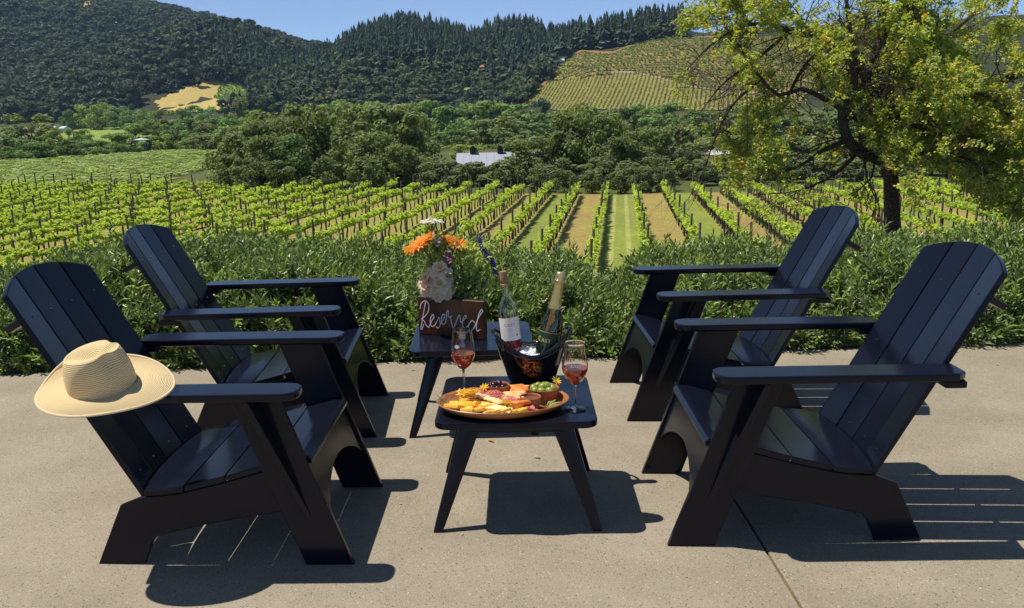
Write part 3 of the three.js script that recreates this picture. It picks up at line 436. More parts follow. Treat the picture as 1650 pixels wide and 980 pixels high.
// ---------------------------------------------------------------- the hedge behind the patio
{
  const R = rng(1200);
  function shootGeo(seed, n, len, leafL, leafW) {   // an upright shoot with narrow glossy leaves
    const Q = rng(seed), pos = [], nor = [], col = [], idx = []; let k = 0; const u = V(0, 0, 0), w = V(0, 0, 0), m = V(0, 0, 0);
    for (let i = 0; i < n; i++) {
      const v = (i + 0.5) / n, a = i * 2.4 + Q() * 0.5, up = 0.2 + 0.75 * v + (Q() - 0.5) * 0.7, L = leafL * (0.75 + 0.5 * Q()) * (1 - 0.25 * v), W = leafW * (0.8 + 0.4 * Q()), c = 0.75 + 0.5 * Q();
      u.set(Math.cos(a) * Math.cos(up), Math.sin(up), Math.sin(a) * Math.cos(up)); w.set(-Math.sin(a), (Q() - 0.5) * 0.6, Math.cos(a)).normalize(); m.crossVectors(u, w).normalize(); if (m.y < 0) { w.negate(); m.negate(); }
      const y = v * len, P = (s, q, d) => [u.x * s * L + w.x * q * W - m.x * d * L, y + u.y * s * L + w.y * q * W - m.y * d * L, u.z * s * L + w.z * q * W - m.z * d * L];
      for (const [s, q, d, t] of [[0.02, 0, 0, 0], [0.45, -1, 0, -0.35], [0.45, 0, 0.05, 0], [0.45, 1, 0, 0.35], [1, 0, 0.12, 0]]) { pos.push(...P(s, q, d)); nor.push(m.x + w.x * t, m.y + w.y * t, m.z + w.z * t); col.push(c * (0.85 + 0.4 * Q()), c, c * 0.9); }
      idx.push(k, k + 1, k + 2, k, k + 2, k + 3, k + 1, k + 4, k + 2, k + 2, k + 4, k + 3); k += 5;
    }
    const g = new THREE.BufferGeometry(); g.setAttribute('position', new THREE.Float32BufferAttribute(pos, 3)); g.setAttribute('normal', new THREE.Float32BufferAttribute(nor, 3)); g.setAttribute('color', new THREE.Float32BufferAttribute(col, 3)); g.setIndex(idx); return g;
  }
  const shoots = [0, 1, 2, 3].map((i) => shootGeo(1210 + i, 18, [0.10, 0.13, 0.09, 0.15][i], [0.050, 0.056, 0.044, 0.060][i], [0.0078, 0.0072, 0.0085, 0.0072][i])), twig = tube([[0, 0, 0], [0.05, 0.25, 0.02], [0.03, 0.5, -0.03]], 0.009, 0.004, 5, 4);
  const leafM = leafy([0.15, 0.245, 0.038], 0.28, 0.5, { vertexColors: true, clearcoatRoughness: 0.26 }), twigM = std([0.11, 0.085, 0.06], 0.9);
  const topAt = (x) => lerpTable([-4.6, -3.4, -2.6, -2.0, -1.4, -0.9, -0.3, 0.2, 0.55, 0.75, 0.92, 1.15, 1.8, 2.6, 3.4, 4.8], [0.37, 0.40, 0.45, 0.51, 0.53, 0.45, 0.42, 0.40, 0.30, 0.08, 0.08, 0.35, 0.41, 0.40, 0.38, 0.38], x);
  const where = ['hedge shrub at the left picture edge behind the hat chair', 'hedge shrub rising left of the back-left chair', 'tall hedge shrub behind the back-left chair backrest', 'hedge shrub behind the armrests of the back-left chair', 'hedge shrub between the back-left chair and the flowers', 'hedge shrub directly behind the flower bouquet', 'hedge shrub behind the two wine bottles', 'low hedge shrub in front of the mown alley', 'hedge shrub behind the arm of the back-right chair', 'hedge shrub behind the back-right chair backrest', 'hedge shrub below the big oak trunk', 'hedge shrub behind the front-right chair backrest', 'hedge shrub at the right picture edge'];
  const xc = [-4.0, -3.2, -2.5, -1.8, -1.15, -0.5, 0.12, 0.78, 1.4, 2.05, 2.75, 3.45, 4.2];
  xc.forEach((x, n) => {
    const front = 5.22 + 0.035 * x, ms = [[], [], [], []], cs = [[], [], [], []], t = thing('hedge_shrub', 'leafy green ' + where[n], 'shrub', [x, -0.15, -front - 0.75], 0, 'shrubs of the hedge behind the patio');
    const half = 0.42, N = 2700;
    for (let i = 0; i < N; i++) {
      const lx = (R() * 2 - 1) * half, gx = x + lx, top = topAt(gx) * (0.86 + 0.28 * vnoise(gx * 3.1 + 40, n)) + 0.15, q = R();
      // cross-section from the foot of the front face over the top to the back
      let z, y, lean;
      if (q < 0.3) { const v = q / 0.3; z = -front - 0.06 + 0.11 * Math.sin(2.6 * v) - 0.10 * v * v + 0.16 * (vnoise(gx * 4, v * 3 + 9) - 0.5); y = -0.02 + (top * 0.80) * v; lean = 0.75 - 0.45 * v; }
      else { const v = (q - 0.3) / 0.7; z = -front - 0.16 - 1.75 * v; y = top * (0.80 + 0.20 * Math.sqrt(v) + 0.46 * (vnoise(gx * 2.3 + 3, z * 2.3) - 0.42)) + (R() < 0.08 ? 0.13 * R() : 0) - 0.1 * v * v; lean = 0.25; }
      const deep = R() < 0.3 ? 0.16 * R() : 0.05 * R(); y -= deep + 0.08; z -= q < 0.3 ? deep : 0;
      const k = Math.floor(R() * 4), s = 0.75 + 0.6 * R(), c = 0.55 + 0.75 * R(), fresh = R() < 0.3 ? 1.25 : 1;
      ms[k].push(matrix(lx, Math.max(y, 0.12), z + front + 0.75, lean + (R() - 0.5) * 1.1, R() * 6.28, (R() - 0.5) * 1.1, s, s * (0.9 + 0.4 * R()), s)); cs[k].push(rgb(c * fresh * 1.05, c * fresh, c * (fresh > 1 ? 0.7 : 1)));
    }
    ms.forEach((m, k) => copies('foliage', shoots[k], leafM, m, t, cs[k]));
    for (let i = 0; i < 9; i++) { const m = mesh('stem', twig, twigM, t); m.position.set((R() - 0.5) * 0.7, 0, 0.5 - R() * 1.1); m.rotation.set((R() - 0.5) * 0.5, R() * 6, (R() - 0.5) * 0.5); m.scale.setScalar(0.9); }
  });
  // dark earth under it
  const g = new THREE.PlaneGeometry(12, 2.4, 40, 10); g.rotateX(-Math.PI / 2); g.translate(0, 0, -6.4); const p = g.attributes.position; for (let i = 0; i < p.count; i++) { const x = p.getX(i), z = p.getZ(i); p.setY(i, Math.min(-0.05, land(x, -z) + 0.09) + 0.03 * vnoise(x * 5, z * 5)); } g.computeVertexNormals();
  const soil = dataTexture(256, 256, (u, v, i, j) => { const n = 0.6 * vnoise(i / 6, j / 6) + 0.4 * hash2(i, j); return [56 + 50 * n, 44 + 38 * n, 32 + 26 * n]; }); soil.repeat.set(8, 2);
  struct('planting_bed', g, std(0xffffff, 1, { map: soil }));
}
// ---------------------------------------------------------------- the big oak on the right
{
  const R = rng(2024), D = 22, base = land(9.9, D);
  const oak = thing('oak_tree', 'large oak with spreading yellow-green crown rising behind the right chairs', 'tree', [9.9, base, -D]);
  const bx = 9.9, by = base, limbs = [];
  const limb = (pts, r0, r1, steps = 14) => { const P = pts.map(([x, y, z = 0]) => V(x - bx, y - by, z)); limbs.push([P, r0, r1, steps]); return P; };
  limb([[10.0, base - 0.3, 0], [9.88, -2.0, 0], [9.76, -1.3, 0], [9.66, -0.5, 0.02], [9.55, 0.35, 0], [9.5, 1.15, -0.1], [9.42, 1.9, -0.15], [9.3, 2.83, -0.2], [9.13, 3.84, -0.2], [9.0, 5.2, -0.2], [9.1, 6.6, 0]], 0.25, 0.05, 34);
  limb([[9.55, 0.45, 0], [9.2, 0.94, 0.25], [8.74, 1.75, 0.6], [8.43, 2.28, 0.8], [8.01, 2.75, 0.9], [7.67, 2.96, 0.9], [6.69, 3.14, 0.9], [5.98, 3.45, 0.8], [5.3, 3.9, 0.7]], 0.15, 0.03, 22);
  limb([[9.6, 0.1, 0], [9.1, 0.22, 0.6], [8.69, 0.33, 1.1], [8.24, 0.46, 1.4], [7.89, 0.73, 1.6], [7.68, 1.4, 1.7], [7.89, 1.82, 1.7], [7.73, 2.91, 1.7], [7.6, 3.8, 1.6]], 0.14, 0.03, 24);
  limb([[7.89, 0.73, 1.6], [7.29, 0.5, 1.7], [6.86, 0.23, 1.8], [6.3, 0.05, 1.9]], 0.05, 0.015);
  limb([[9.55, 0.6, 0], [9.95, 1.09, 0.3], [10.3, 1.38, 0.6], [10.9, 1.65, 0.9], [11.9, 2.1, 1.3], [13.2, 2.3, 1.5]], 0.12, 0.03, 16);
  limb([[9.45, 1.7, -0.1], [9.55, 2.6, 0.2], [9.55, 3.9, 0.5], [9.8, 5.4, 0.6]], 0.11, 0.03);
  limb([[8.43, 2.28, 0.8], [8.72, 2.8, 0.9], [8.75, 3.9, 0.9], [8.6, 5.2, 0.9]], 0.08, 0.025);
  limb([[8.2, 1.1, 1.6], [7.3, 1.6, 1.7], [6.76, 1.85, 1.6], [6.28, 1.72, 1.6], [5.77, 2.23, 1.5], [5.3, 2.91, 1.4], [4.95, 3.4, 1.3]], 0.055, 0.012, 16);
  limb([[9.5, 1.2, -0.1], [10.2, 2.0, -0.9], [11.2, 2.9, -1.6], [12.4, 3.8, -2.0]], 0.11, 0.03);
  limb([[9.42, 1.9, -0.15], [8.4, 2.9, -1.2], [7.2, 3.9, -1.9], [6.2, 4.5, -2.2]], 0.09, 0.025);
  limb([[10.9, 1.65, 0.9], [11.4, 1.2, 1.6], [12.2, 0.7, 2.1], [12.9, 0.3, 2.3]], 0.06, 0.015);
  limb([[9.5, 1.0, 0.1], [9.8, 1.5, 1.2], [10.2, 1.7, 2.3], [10.6, 1.4, 3.0]], 0.08, 0.02);
  limb([[9.2, 0.94, 0.25], [8.9, 1.2, 1.6], [9.1, 1.3, 2.5], [9.2, 0.9, 3.1]], 0.06, 0.015);
  limb([[7.67, 2.96, 0.9], [7.0, 2.3, 0.9], [6.4, 1.2, 1.0], [5.7, 0.7, 1.0]], 0.045, 0.012);
  limb([[6.69, 3.14, 0.9], [5.9, 2.5, 0.8], [5.2, 2.0, 0.8], [4.7, 1.4, 0.9]], 0.035, 0.01);
  limb([[8.24, 0.46, 1.4], [7.4, 0.0, 2.2], [6.5, -0.3, 2.6], [5.6, -0.35, 2.7]], 0.04, 0.01);
  limb([[6.3, 3.3, 0.9], [5.4, 3.2, 1.4], [4.7, 2.8, 1.6], [4.2, 2.3, 1.6]], 0.035, 0.01);
  limb([[5.9, 2.1, 1.5], [5.2, 1.5, 1.7], [4.8, 0.7, 1.8], [4.6, 0.0, 1.8]], 0.03, 0.008);
  limb([[10.3, 1.38, 0.6], [11.2, 0.8, 1.9], [11.6, 0.2, 2.6], [11.9, -0.5, 2.9]], 0.05, 0.012);
  limb([[11.9, 2.1, 1.3], [12.6, 1.2, 2.0], [13.3, 0.3, 2.4], [13.6, -0.4, 2.4]], 0.05, 0.012);
  limb([[9.66, 0.2, 0.0], [10.2, 0.4, 1.4], [10.6, 0.1, 2.3], [10.9, -0.4, 2.7]], 0.05, 0.012);
  // boughs and twigs grown from the limbs; leaf sprays sit along the twigs
  const barkList = limbs.map(([P, a, b, s], i) => tube(P, a * (i ? 1.3 : 1), b * 1.2, i < 3 ? 12 : 8, s)), twigList = [], sprays = [];
  const keep = (p) => { const x = p.x + bx, y = p.y + by, z = p.z; if (y < (x < 8.9 ? -0.45 : x > 11.5 ? -0.6 : -0.9) + 0.25 * Math.sin(x * 2)) return false; if (Math.abs(x - 9.7) < 0.55 && y < -0.45) return false; return y < 7 && x > 4.1 && fbm(x * 1.5 + 3, y * 1.7 + z * 0.9 + 8, 3) > (x < 6.4 ? 0.545 : x < 8.8 ? 0.605 : 0.53); };
  const grow = (p, dir, len, r, level) => {
    const q = p.clone().addScaledVector(dir, len * 0.5).add(V((R() - 0.5) * 0.2 * len, (R() - 0.5) * 0.2 * len, (R() - 0.5) * 0.2 * len)), e = p.clone().addScaledVector(dir, len).add(V((R() - 0.5) * 0.3 * len, (R() - 0.62) * 0.35 * len, (R() - 0.5) * 0.3 * len));
    twigList.push(tube([p, q, e], r, r * 0.45, level ? 4 : 5, level ? 3 : 4));
    if (level >= 1) { const n = 4 + Math.floor(R() * 3); for (let i = 0; i < n; i++) { const t = 0.25 + 0.8 * R(), s = p.clone().lerp(q, Math.min(1, t * 2)).lerp(e, t).add(V((R() - 0.5) * 0.34, (R() - 0.5) * 0.3, (R() - 0.5) * 0.34)); if (keep(s)) sprays.push(s); } }
    if (level < 2) { const n = level ? 3 : 4; for (let i = 0; i < n; i++) { const o = p.clone().lerp(q, 0.4).lerp(e, 0.25 + 0.75 * (i + R()) / n); const d = dir.clone().add(V(R() - 0.5, R() - 0.52, R() - 0.5).multiplyScalar(1.7)).normalize(); grow(o, d, len * (0.5 + 0.25 * R()), r * 0.5, level + 1); } }
  };
  limbs.forEach(([P, r0, r1], i) => {
    const c = new THREE.CatmullRomCurve3(P), L = c.getLength(), n = Math.round(L * (i === 0 ? 3.4 : 5.6)), start = i === 0 ? 0.42 : 0.16;
    for (let k = 0; k < n; k++) { const t = start + (1 - start) * (k + R()) / n, p = c.getPointAt(Math.min(1, t)), tan = c.getTangentAt(Math.min(1, t)), d = V(R() - 0.5, R() - 0.47, R() - 0.5).normalize().multiplyScalar(1.1).add(tan.multiplyScalar(0.45)).normalize(); grow(p, d, 0.55 + 0.75 * R(), Math.max(0.01, (r0 + (r1 - r0) * t) * 0.28), 0); }
  });
  const spray = (seed) => {   // five or six lobed leaves on a twig end
    const Q = rng(seed), pos = [], nor = [], col = [], idx = []; let k = 0; const u = V(0, 0, 0), n = V(0, 0, 0), w = V(0, 0, 0);
    for (let i = 0; i < 7; i++) {
      u.set(Q() - 0.5, Q() - 0.55, Q() - 0.5).normalize(); n.set(Q() - 0.5, 0.5 + Q(), Q() - 0.5); w.crossVectors(n, u).normalize(); n.crossVectors(u, w).normalize(); const o = V((Q() - 0.5) * 0.1, (Q() - 0.5) * 0.1, (Q() - 0.5) * 0.1), L = 0.06 + 0.035 * Q(), c = 0.7 + 0.6 * Q(), rust = Q() < 0.05 ? 1.5 : 1;
      for (const [s, q] of [[0, 0], [0.3, -0.3], [0.62, -0.36], [1, 0], [0.62, 0.36], [0.3, 0.3]]) { pos.push(o.x + (u.x * s + w.x * q) * L, o.y + (u.y * s + w.y * q) * L - 0.01 * s * s, o.z + (u.z * s + w.z * q) * L); nor.push(n.x, n.y, n.z); col.push(c * rust, c * (rust > 1 ? 0.8 : 1), c * 0.8); }
      idx.push(k, k + 1, k + 5, k + 1, k + 2, k + 4, k + 1, k + 4, k + 5, k + 2, k + 3, k + 4); k += 6;
    }
    const g = new THREE.BufferGeometry(); g.setAttribute('position', new THREE.Float32BufferAttribute(pos, 3)); g.setAttribute('normal', new THREE.Float32BufferAttribute(nor, 3)); g.setAttribute('color', new THREE.Float32BufferAttribute(col, 3)); g.setIndex(idx); return g;
  };
  const bark = dataTexture(256, 512, (u, v, i, j) => { const a = vnoise(i / 7 + 2 * vnoise(i / 20, j / 60), j / 34), b = vnoise(i / 3, j / 10), m = Math.pow(Math.abs(a - 0.5) * 2, 0.6); const c = 40 + 74 * m + 36 * b; return [c, c * 0.86, c * 0.72]; });
  const barkH = dataTexture(256, 512, (u, v, i, j) => { const a = vnoise(i / 7 + 2 * vnoise(i / 20, j / 60), j / 34); return [255 * Math.pow(Math.abs(a - 0.5) * 2, 0.6)]; }, false);
  for (const t of [bark, barkH]) t.repeat.set(14, 2);
  const barkM = std(0xffffff, 0.95, { map: bark, bumpMap: barkH, bumpScale: 0.035 });
  mesh('trunk', barkList[0], barkM, oak); for (const b of barkList.slice(1)) mesh('limb', b, barkM, oak);
  const tw = mesh('twigs', merged(twigList), std([0.085, 0.066, 0.05], 0.95), oak); tw.userData.kind = 'stuff';
  const leafM = leafy([0.57, 0.60, 0.055], 0.55, 0.3, { vertexColors: true, clearcoatRoughness: 0.4 });
  const sg = [0, 1, 2, 3].map((i) => spray(2100 + i)), ms = [[], [], [], []], cs = [[], [], [], []];
  for (const s of sprays) for (let m = 0; m < (s.x + bx < 8.8 ? 2 : 3); m++) { const k = Math.floor(R() * 4), z = 0.55 + 0.45 * R(), c = 0.75 + 0.45 * R(), w = R(); ms[k].push(matrix(s.x + (R() - 0.5) * 0.15 * m, s.y + (R() - 0.5) * 0.15 * m, s.z + (R() - 0.5) * 0.15 * m, R() * 1.2 - 0.6, R() * 6.28, R() * 1.2 - 0.6, z)); cs[k].push(w < 0.03 ? rgb(1.4 * c, 0.85 * c, 0.9 * c) : w < 0.45 ? rgb(1.12 * c, 1.05 * c, 0.8 * c) : rgb(0.72 * c, 0.9 * c, 1.0 * c)); }
  ms.forEach((m, k) => copies('foliage', sg[k], leafM, m, oak, cs[k]));
}
// ---------------------------------------------------------------- barn, farm buildings, tank
{
  const metalRoof = std([0.42, 0.45, 0.52], 0.4, { metalness: 0.2 }), white = std([0.7, 0.7, 0.68], 0.8), dark = std([0.025, 0.027, 0.032], 0.7), glass = phys([0.03, 0.035, 0.04], 0.1);
  const gable = (w, h) => [[-w / 2, 0], [w / 2, 0], [0, h]];
  // long barn: ridge along x, standing panels on the roof, two louvred cupolas, a front gable
  const d = 128, y = land(1, d), b = thing('barn', 'long white-roofed barn with two dark cupolas behind the vineyard trees', 'barn', [1.6, y, -d]);
  const W = 15, T = 9.0, eave = -5.95 - y, ridge = -3.75 - y;
  { const body = new THREE.BoxGeometry(W - 0.6, eave, T - 0.8); body.translate(0, eave / 2, 0); mesh('wall', body, white, b); }
  const slope = Math.atan2(ridge - eave, T / 2), len = Math.hypot(ridge - eave, T / 2) + 0.35;
  for (const s of [1, -1]) for (let i = 0; i < 14; i++) { const p = new THREE.BoxGeometry(W / 14 - 0.03, 0.07, len); p.translate(0, 0, len / 2 - 0.02); const m = mesh('roof_panel', p, metalRoof, b); m.position.set(-W / 2 + (i + 0.5) * W / 14, ridge, 0); m.rotation.set(slope, s > 0 ? 0 : Math.PI, 0, 'YXZ'); }
  const gw = board(gable(T - 0.8, ridge - eave), W - 0.7, 0); gw.rotateY(Math.PI / 2); gw.translate(0, eave + 0.002, 0); mesh('gable_wall', gw, white, b);
  for (const cx of [-5.15, -1.3]) {
    const c = mesh('cupola', new THREE.BoxGeometry(0.8, 0.9, 0.8).translate(cx, ridge + 0.2, 0), dark, b);
    const r = board(gable(1.1, 0.4), 1.0, 0.01); r.translate(cx, ridge + 0.64, 0); mesh('cupola_roof', r, dark, c);
  }
  { const g = board(gable(3.6, 1.2), 2.4, 0.01); g.translate(-5.4, eave - 0.05, T / 2 - 1.0); mesh('dormer', g, white, b); const s = Math.atan2(1.2, 1.8); for (const q of [-1, 1]) { const p = new THREE.BoxGeometry(2.3, 0.08, 2.7); p.translate(q * 1.1, 0, 0); const m = mesh('dormer_roof_panel', p, metalRoof, b); m.position.set(-5.4, eave + 1.22, T / 2 - 0.95); m.rotation.z = -q * s; } }
  // a water tank and a small shed by the far left field
  const tank = thing('water_tank', 'round dark teal water tank at the edge of the far left field', 'water tank', [-92.5, land(-92, 238), -236]);
  mesh('body', new THREE.CylinderGeometry(2.1, 2.1, 3.0, 28).translate(0, 1.5, 0), std([0.035, 0.085, 0.10], 0.6), tank); mesh('lid', new THREE.ConeGeometry(2.2, 0.5, 28).translate(0, 3.25, 0), std([0.45, 0.55, 0.6], 0.5), tank);
  const house = (name, label, x, dd, w, h, t, wall, roof, yaw, lift = 0) => {
    const q = thing(name, label, name === 'shed' ? 'shed' : 'house', [x, land(x, dd) + lift, -dd], yaw);
    mesh('wall', new THREE.BoxGeometry(w, h, t).translate(0, h / 2, 0), wall, q); const g = board(gable(t * 1.15, h * 0.55), w * 1.08, 0); g.rotateY(Math.PI / 2); g.translate(0, h + 0.01, 0); mesh('roof', g, roof, q);
    for (const f of [-0.28, 0.28]) mesh('window', new THREE.BoxGeometry(w * 0.16, h * 0.36, 0.12).translate(w * f, h * 0.55, t / 2 + 0.03), glass, q); mesh('door', new THREE.BoxGeometry(w * 0.12, h * 0.7, 0.12).translate(0, h * 0.35, t / 2 + 0.03), dark, q);
  };
  const rust = std([0.28, 0.14, 0.09], 0.9), red = std([0.42, 0.16, 0.10], 0.85), grey = std([0.5, 0.51, 0.54], 0.6);
  house('shed', 'small rust-brown shed beside the water tank', -99.5, 234, 4.2, 1.6, 3.5, rust, rust, 0.2);
  house('farmhouse', 'white farmhouse with broad pale grey roof at the left mountain foot', -291, 590, 10, 2.6, 7, white, grey, 0.15);
  house('farmhouse', 'small white cottage right of the pale grey roofed farmhouse', -280, 590, 5, 2.4, 4.5, white, grey, -0.5);
  house('farmhouse', 'red-roofed house left of the pale grey roofed farmhouse', -309, 600, 7, 2.4, 6, rust, red, 0.1);
  house('farmhouse', 'low white building beside the dark cypresses far left', -352, 600, 7, 2.4, 5, white, grey, 0);
  house('hillside_house', 'long low white house among trees on the forested hill', -66, 600, 7, 2.2, 5, white, grey, 0, 3);
  house('hillside_house', 'house with orange-red roof left on the forested hill', -114, 640, 7, 2.6, 5, rust, red, 0.2, 4);
  house('hillside_house', 'red-roofed house higher up the middle of the forested hill', -9, 690, 5, 2.6, 5, rust, red, -0.4, 8);
  house('hillside_house', 'pale house near the bare red earth patch', -7, 628, 6, 3, 5, white, grey, 0.4, 4);
  house('hillside_house', 'white house at the top left corner of the hillside vineyard', 42, 640, 9, 3.2, 6, white, grey, 0.1, 1);
  house('shed', 'pale low shed right of the barn under the oak branches', 25.5, 104, 2.4, 0.9, 2, white, grey, 0, 1.6);
}
// ---------------------------------------------------------------- chairs and tables
const scuff = dataTexture(512, 512, (u, v, i, j) => { const n = 0.5 * vnoise(i / 40, j / 40) + 0.3 * vnoise(i / 9, j / 9) + 0.2 * hash2(i, j); return [0, 255 * (0.78 + 0.3 * n), 0].map((x) => 255 * (0.74 + 0.3 * n)); }, false);
const NAVY = phys([0.0058, 0.0074, 0.0155], 0.22, { roughnessMap: scuff, specularIntensity: 0.5 });
const SCREW = new THREE.CylinderGeometry(0.0032, 0.0036, 0.0024, 10), STEEL = std([0.10, 0.10, 0.11], 0.4, { metalness: 0.9 });
function makeChair() {
  const c = new THREE.Group(), A = (name, geo, parent = c) => mesh(name, geo, NAVY, parent);
  const SL = Math.atan2(0.21, 0.598);   // the legs lean back
  const seatY = (x) => lerpTable([-0.69, -0.62, -0.55, -0.41, -0.27, -0.16, -0.13], [0.264, 0.266, 0.276, 0.310, 0.350, 0.379, 0.377], x);
  for (const s of [1, -1]) {
    const leg = A('leg', board([[0, 0], [-0.159, 0], [-0.366, 0.596], [-0.21, 0.596]], 0.022).translate(0, 0, s * 0.313));
    // the tapering bracket that carries the arm
    const br = board([[0, 0.17], [0.082 * s, 0.592], [0, 0.592]].map(([z, y]) => [z, y / Math.cos(SL)]), 0.020, 0.0025); br.rotateY(-Math.PI / 2); // outline now in z,y
    const q = A('arm_bracket', br, leg); q.rotation.z = SL; q.position.set(-0.078, 0, s * 0.3245);
    const rail = [[-0.864, 0], [-0.7065, 0], [-0.676, 0.072], [-0.655, 0.096], [-0.60, 0.112], [-0.488, 0.138], [-0.38, 0.158], [-0.27, 0.176], [-0.20, 0.19], [-0.172, 0.30], [-0.165, 0.352], [-0.27, 0.326], [-0.41, 0.286], [-0.55, 0.252], [-0.62, 0.242], [-0.69, 0.238], [-0.765, 0.208]];
    A('side_rail', board(rail.slice().reverse(), 0.022).translate(0, 0, s * 0.2905));
    // arm: a flat board with a rounded nose
    const arm = new THREE.Shape(), x0 = -0.124, x1 = -0.905, z0 = 0.288, z1 = 0.414, r = 0.05;
    arm.moveTo(x1, z0); arm.lineTo(x0 - r, z0); arm.quadraticCurveTo(x0 - 0.002, z0 + 0.004, x0, z0 + r); arm.lineTo(x0, z1 - r); arm.quadraticCurveTo(x0 - 0.002, z1 - 0.004, x0 - r, z1); arm.lineTo(x1 + 0.03, z1); arm.lineTo(x1, z1 - 0.03);
    const ag = board(arm, 0.026, 0.006, 10); ag.rotateX(Math.PI / 2); if (s < 0) { ag.scale(1, 1, -1); ag.index || flip(ag); } ag.translate(0, 0.6087, 0); A('arm', ag);
  }
  // seat slats
  const edges = [-0.128, -0.27, -0.41, -0.55];
  edges.forEach((x0, i) => {
    if (i < 3) {
      const x1 = edges[i + 1] + 0.007, top = [], low = [], n = 5;
      for (let k = 0; k <= n; k++) { const x = x0 + (x1 - x0) * k / n; top.push([x, seatY(x)]); low.push([x + 0.002, seatY(x) - 0.022]); }
      if (i === 0) { top.unshift([x0 + 0.012, seatY(x0) - 0.012]); low[0] = [x0 + 0.009, seatY(x0) - 0.026]; }
      A('seat_slat', board([...top, ...low.reverse()], 0.605, 0.003));
    } else {
      const s = new THREE.Shape(), xb = (z) => -0.678 - 0.028 * (1 - (z / 0.3) ** 2); s.moveTo(x0, -0.3025); s.lineTo(x0, 0.3025); for (let k = 0; k <= 16; k++) { const z = 0.3025 - 0.605 * k / 16; s.lineTo(xb(z), z); }
      const g = board(s, 0.022, 0.003); g.rotateX(Math.PI / 2); const p = g.attributes.position; for (let k = 0; k < p.count; k++) p.setY(k, p.getY(k) + seatY(p.getX(k)) - 0.011); g.computeVertexNormals(); A('seat_slat', toCreasedNormals(g, 0.6));
    }
  });
  { // arched front apron between the legs
    const s = new THREE.Shape(); s.moveTo(-0.302, 0.155); s.quadraticCurveTo(-0.2, 0.262, 0, 0.272); s.quadraticCurveTo(0.2, 0.262, 0.302, 0.155); s.lineTo(0.302, 0.372); s.lineTo(-0.302, 0.372);
    const g = board(s, 0.02, 0.003, 14); g.rotateY(Math.PI / 2); g.rotateZ(SL); g.translate(-0.022, 0, 0); A('apron', g);
  }
  // backrest: four slats on a shallow curve, with a rounded top
  const dirx = -0.469, diry = 0.883, LT = 0.825, RT = 0.593, sag = 0.03, off = (z) => -sag * (1 - (z / 0.285) ** 2), top = (z) => LT - (RT - Math.sqrt(RT * RT - z * z));
  const back = new THREE.Matrix4().makeBasis(V(0, 0, 1), V(dirx, diry, 0), V(-diry, dirx, 0).multiplyScalar(1)).setPosition(-0.683, 0.2516, 0);   // u across, v up the back, w behind
  for (let i = 0; i < 4; i++) {
    const zc = (-1.5 + i) * 0.1428, h = 0.0686, s = new THREE.Shape(); s.moveTo(-h, -0.02); s.lineTo(h, -0.02); for (let k = 0; k <= 10; k++) { const z = h - 2 * h * k / 10; s.lineTo(z, top(zc + z)); }
    const g = board(s, 0.020, 0.0035), ang = Math.atan(2 * sag * zc / (0.285 ** 2)); g.rotateY(ang); g.translate(zc, 0, 0.010 - off(zc)); g.applyMatrix4(back); if (back.determinant() < 0) flip(g); const sl = A('back_slat', g);
    for (const v of [0.06, 0.37, 0.665]) { const p = V(zc, v, -off(zc) - 0.0012).applyMatrix4(back), q = mesh('screw', SCREW, STEEL, sl); q.position.copy(p); q.quaternion.setFromUnitVectors(V(0, 1, 0), V(diry, -dirx, 0)); }
  }
  const brace = (v, half, depth, th) => { const s = new THREE.Shape(), f = (z) => 0.0215 - off(z); s.moveTo(-half, f(half)); for (let k = 0; k <= 14; k++) { const z = -half + 2 * half * k / 14; s.lineTo(z, f(z)); } s.lineTo(half - 0.02, f(half) + depth); s.lineTo(-half + 0.02, f(half) + depth); const g = board(s, th, 0.003); g.rotateX(Math.PI / 2); g.translate(0, v, 0); g.applyMatrix4(back); if (back.determinant() < 0) flip(g); return g; };
  A('back_brace', brace(0.665, 0.262, 0.075, 0.022));
  { // the cross piece under the arm ends, behind the slats
    const s = new THREE.Shape(); s.moveTo(-0.90, -0.41); s.lineTo(-0.835, -0.41); s.lineTo(-0.835, -0.292); s.lineTo(-0.898, -0.292); for (let k = 0; k <= 12; k++) { const z = -0.29 + 0.58 * k / 12; s.lineTo(-0.898 + off(z) / diry, z); } s.lineTo(-0.898, 0.292); s.lineTo(-0.835, 0.292); s.lineTo(-0.835, 0.41); s.lineTo(-0.90, 0.41); s.quadraticCurveTo(-0.99, 0, -0.90, -0.41);
    const g = board(s, 0.022, 0.003); g.rotateX(Math.PI / 2); g.translate(0, 0.5842, 0); A('arm_crosspiece', g);
  }
  return c;
}
function flip(g) { const p = g.attributes; for (const n of Object.keys(p)) { const a = p[n], w = a.itemSize; for (let i = 0; i + 2 < a.count; i += 3) for (let k = 0; k < w; k++) { const q = a.array[(i + 1) * w + k]; a.array[(i + 1) * w + k] = a.array[(i + 2) * w + k]; a.array[(i + 2) * w + k] = q; } } g.computeVertexNormals(); return g; }
{
  const proto = makeChair();
  const spots = [[-0.4967, -2.9705, -0.0235, 'black slatted Adirondack chair with the straw hat on its arm'], [-0.5971, -4.1667, 0.0308, 'black slatted Adirondack chair behind the hat chair, beside the hedge'], [0.5542, -3.0535, 3.124, 'black slatted Adirondack chair nearest the camera among the two facing left'], [0.5862, -4.3131, 3.1509, 'black slatted Adirondack chair facing left, nearer the hedge']];
  spots.forEach(([x, z, yaw, label]) => { const c = proto.clone(); c.name = numbered('adirondack_chair'); c.position.set(x, 0.001, z); c.rotation.y = yaw; scene.add(c); tag(c, label, 'chair', 'black Adirondack chairs on the patio'); });
}
const TABLE_Y = 0.408;
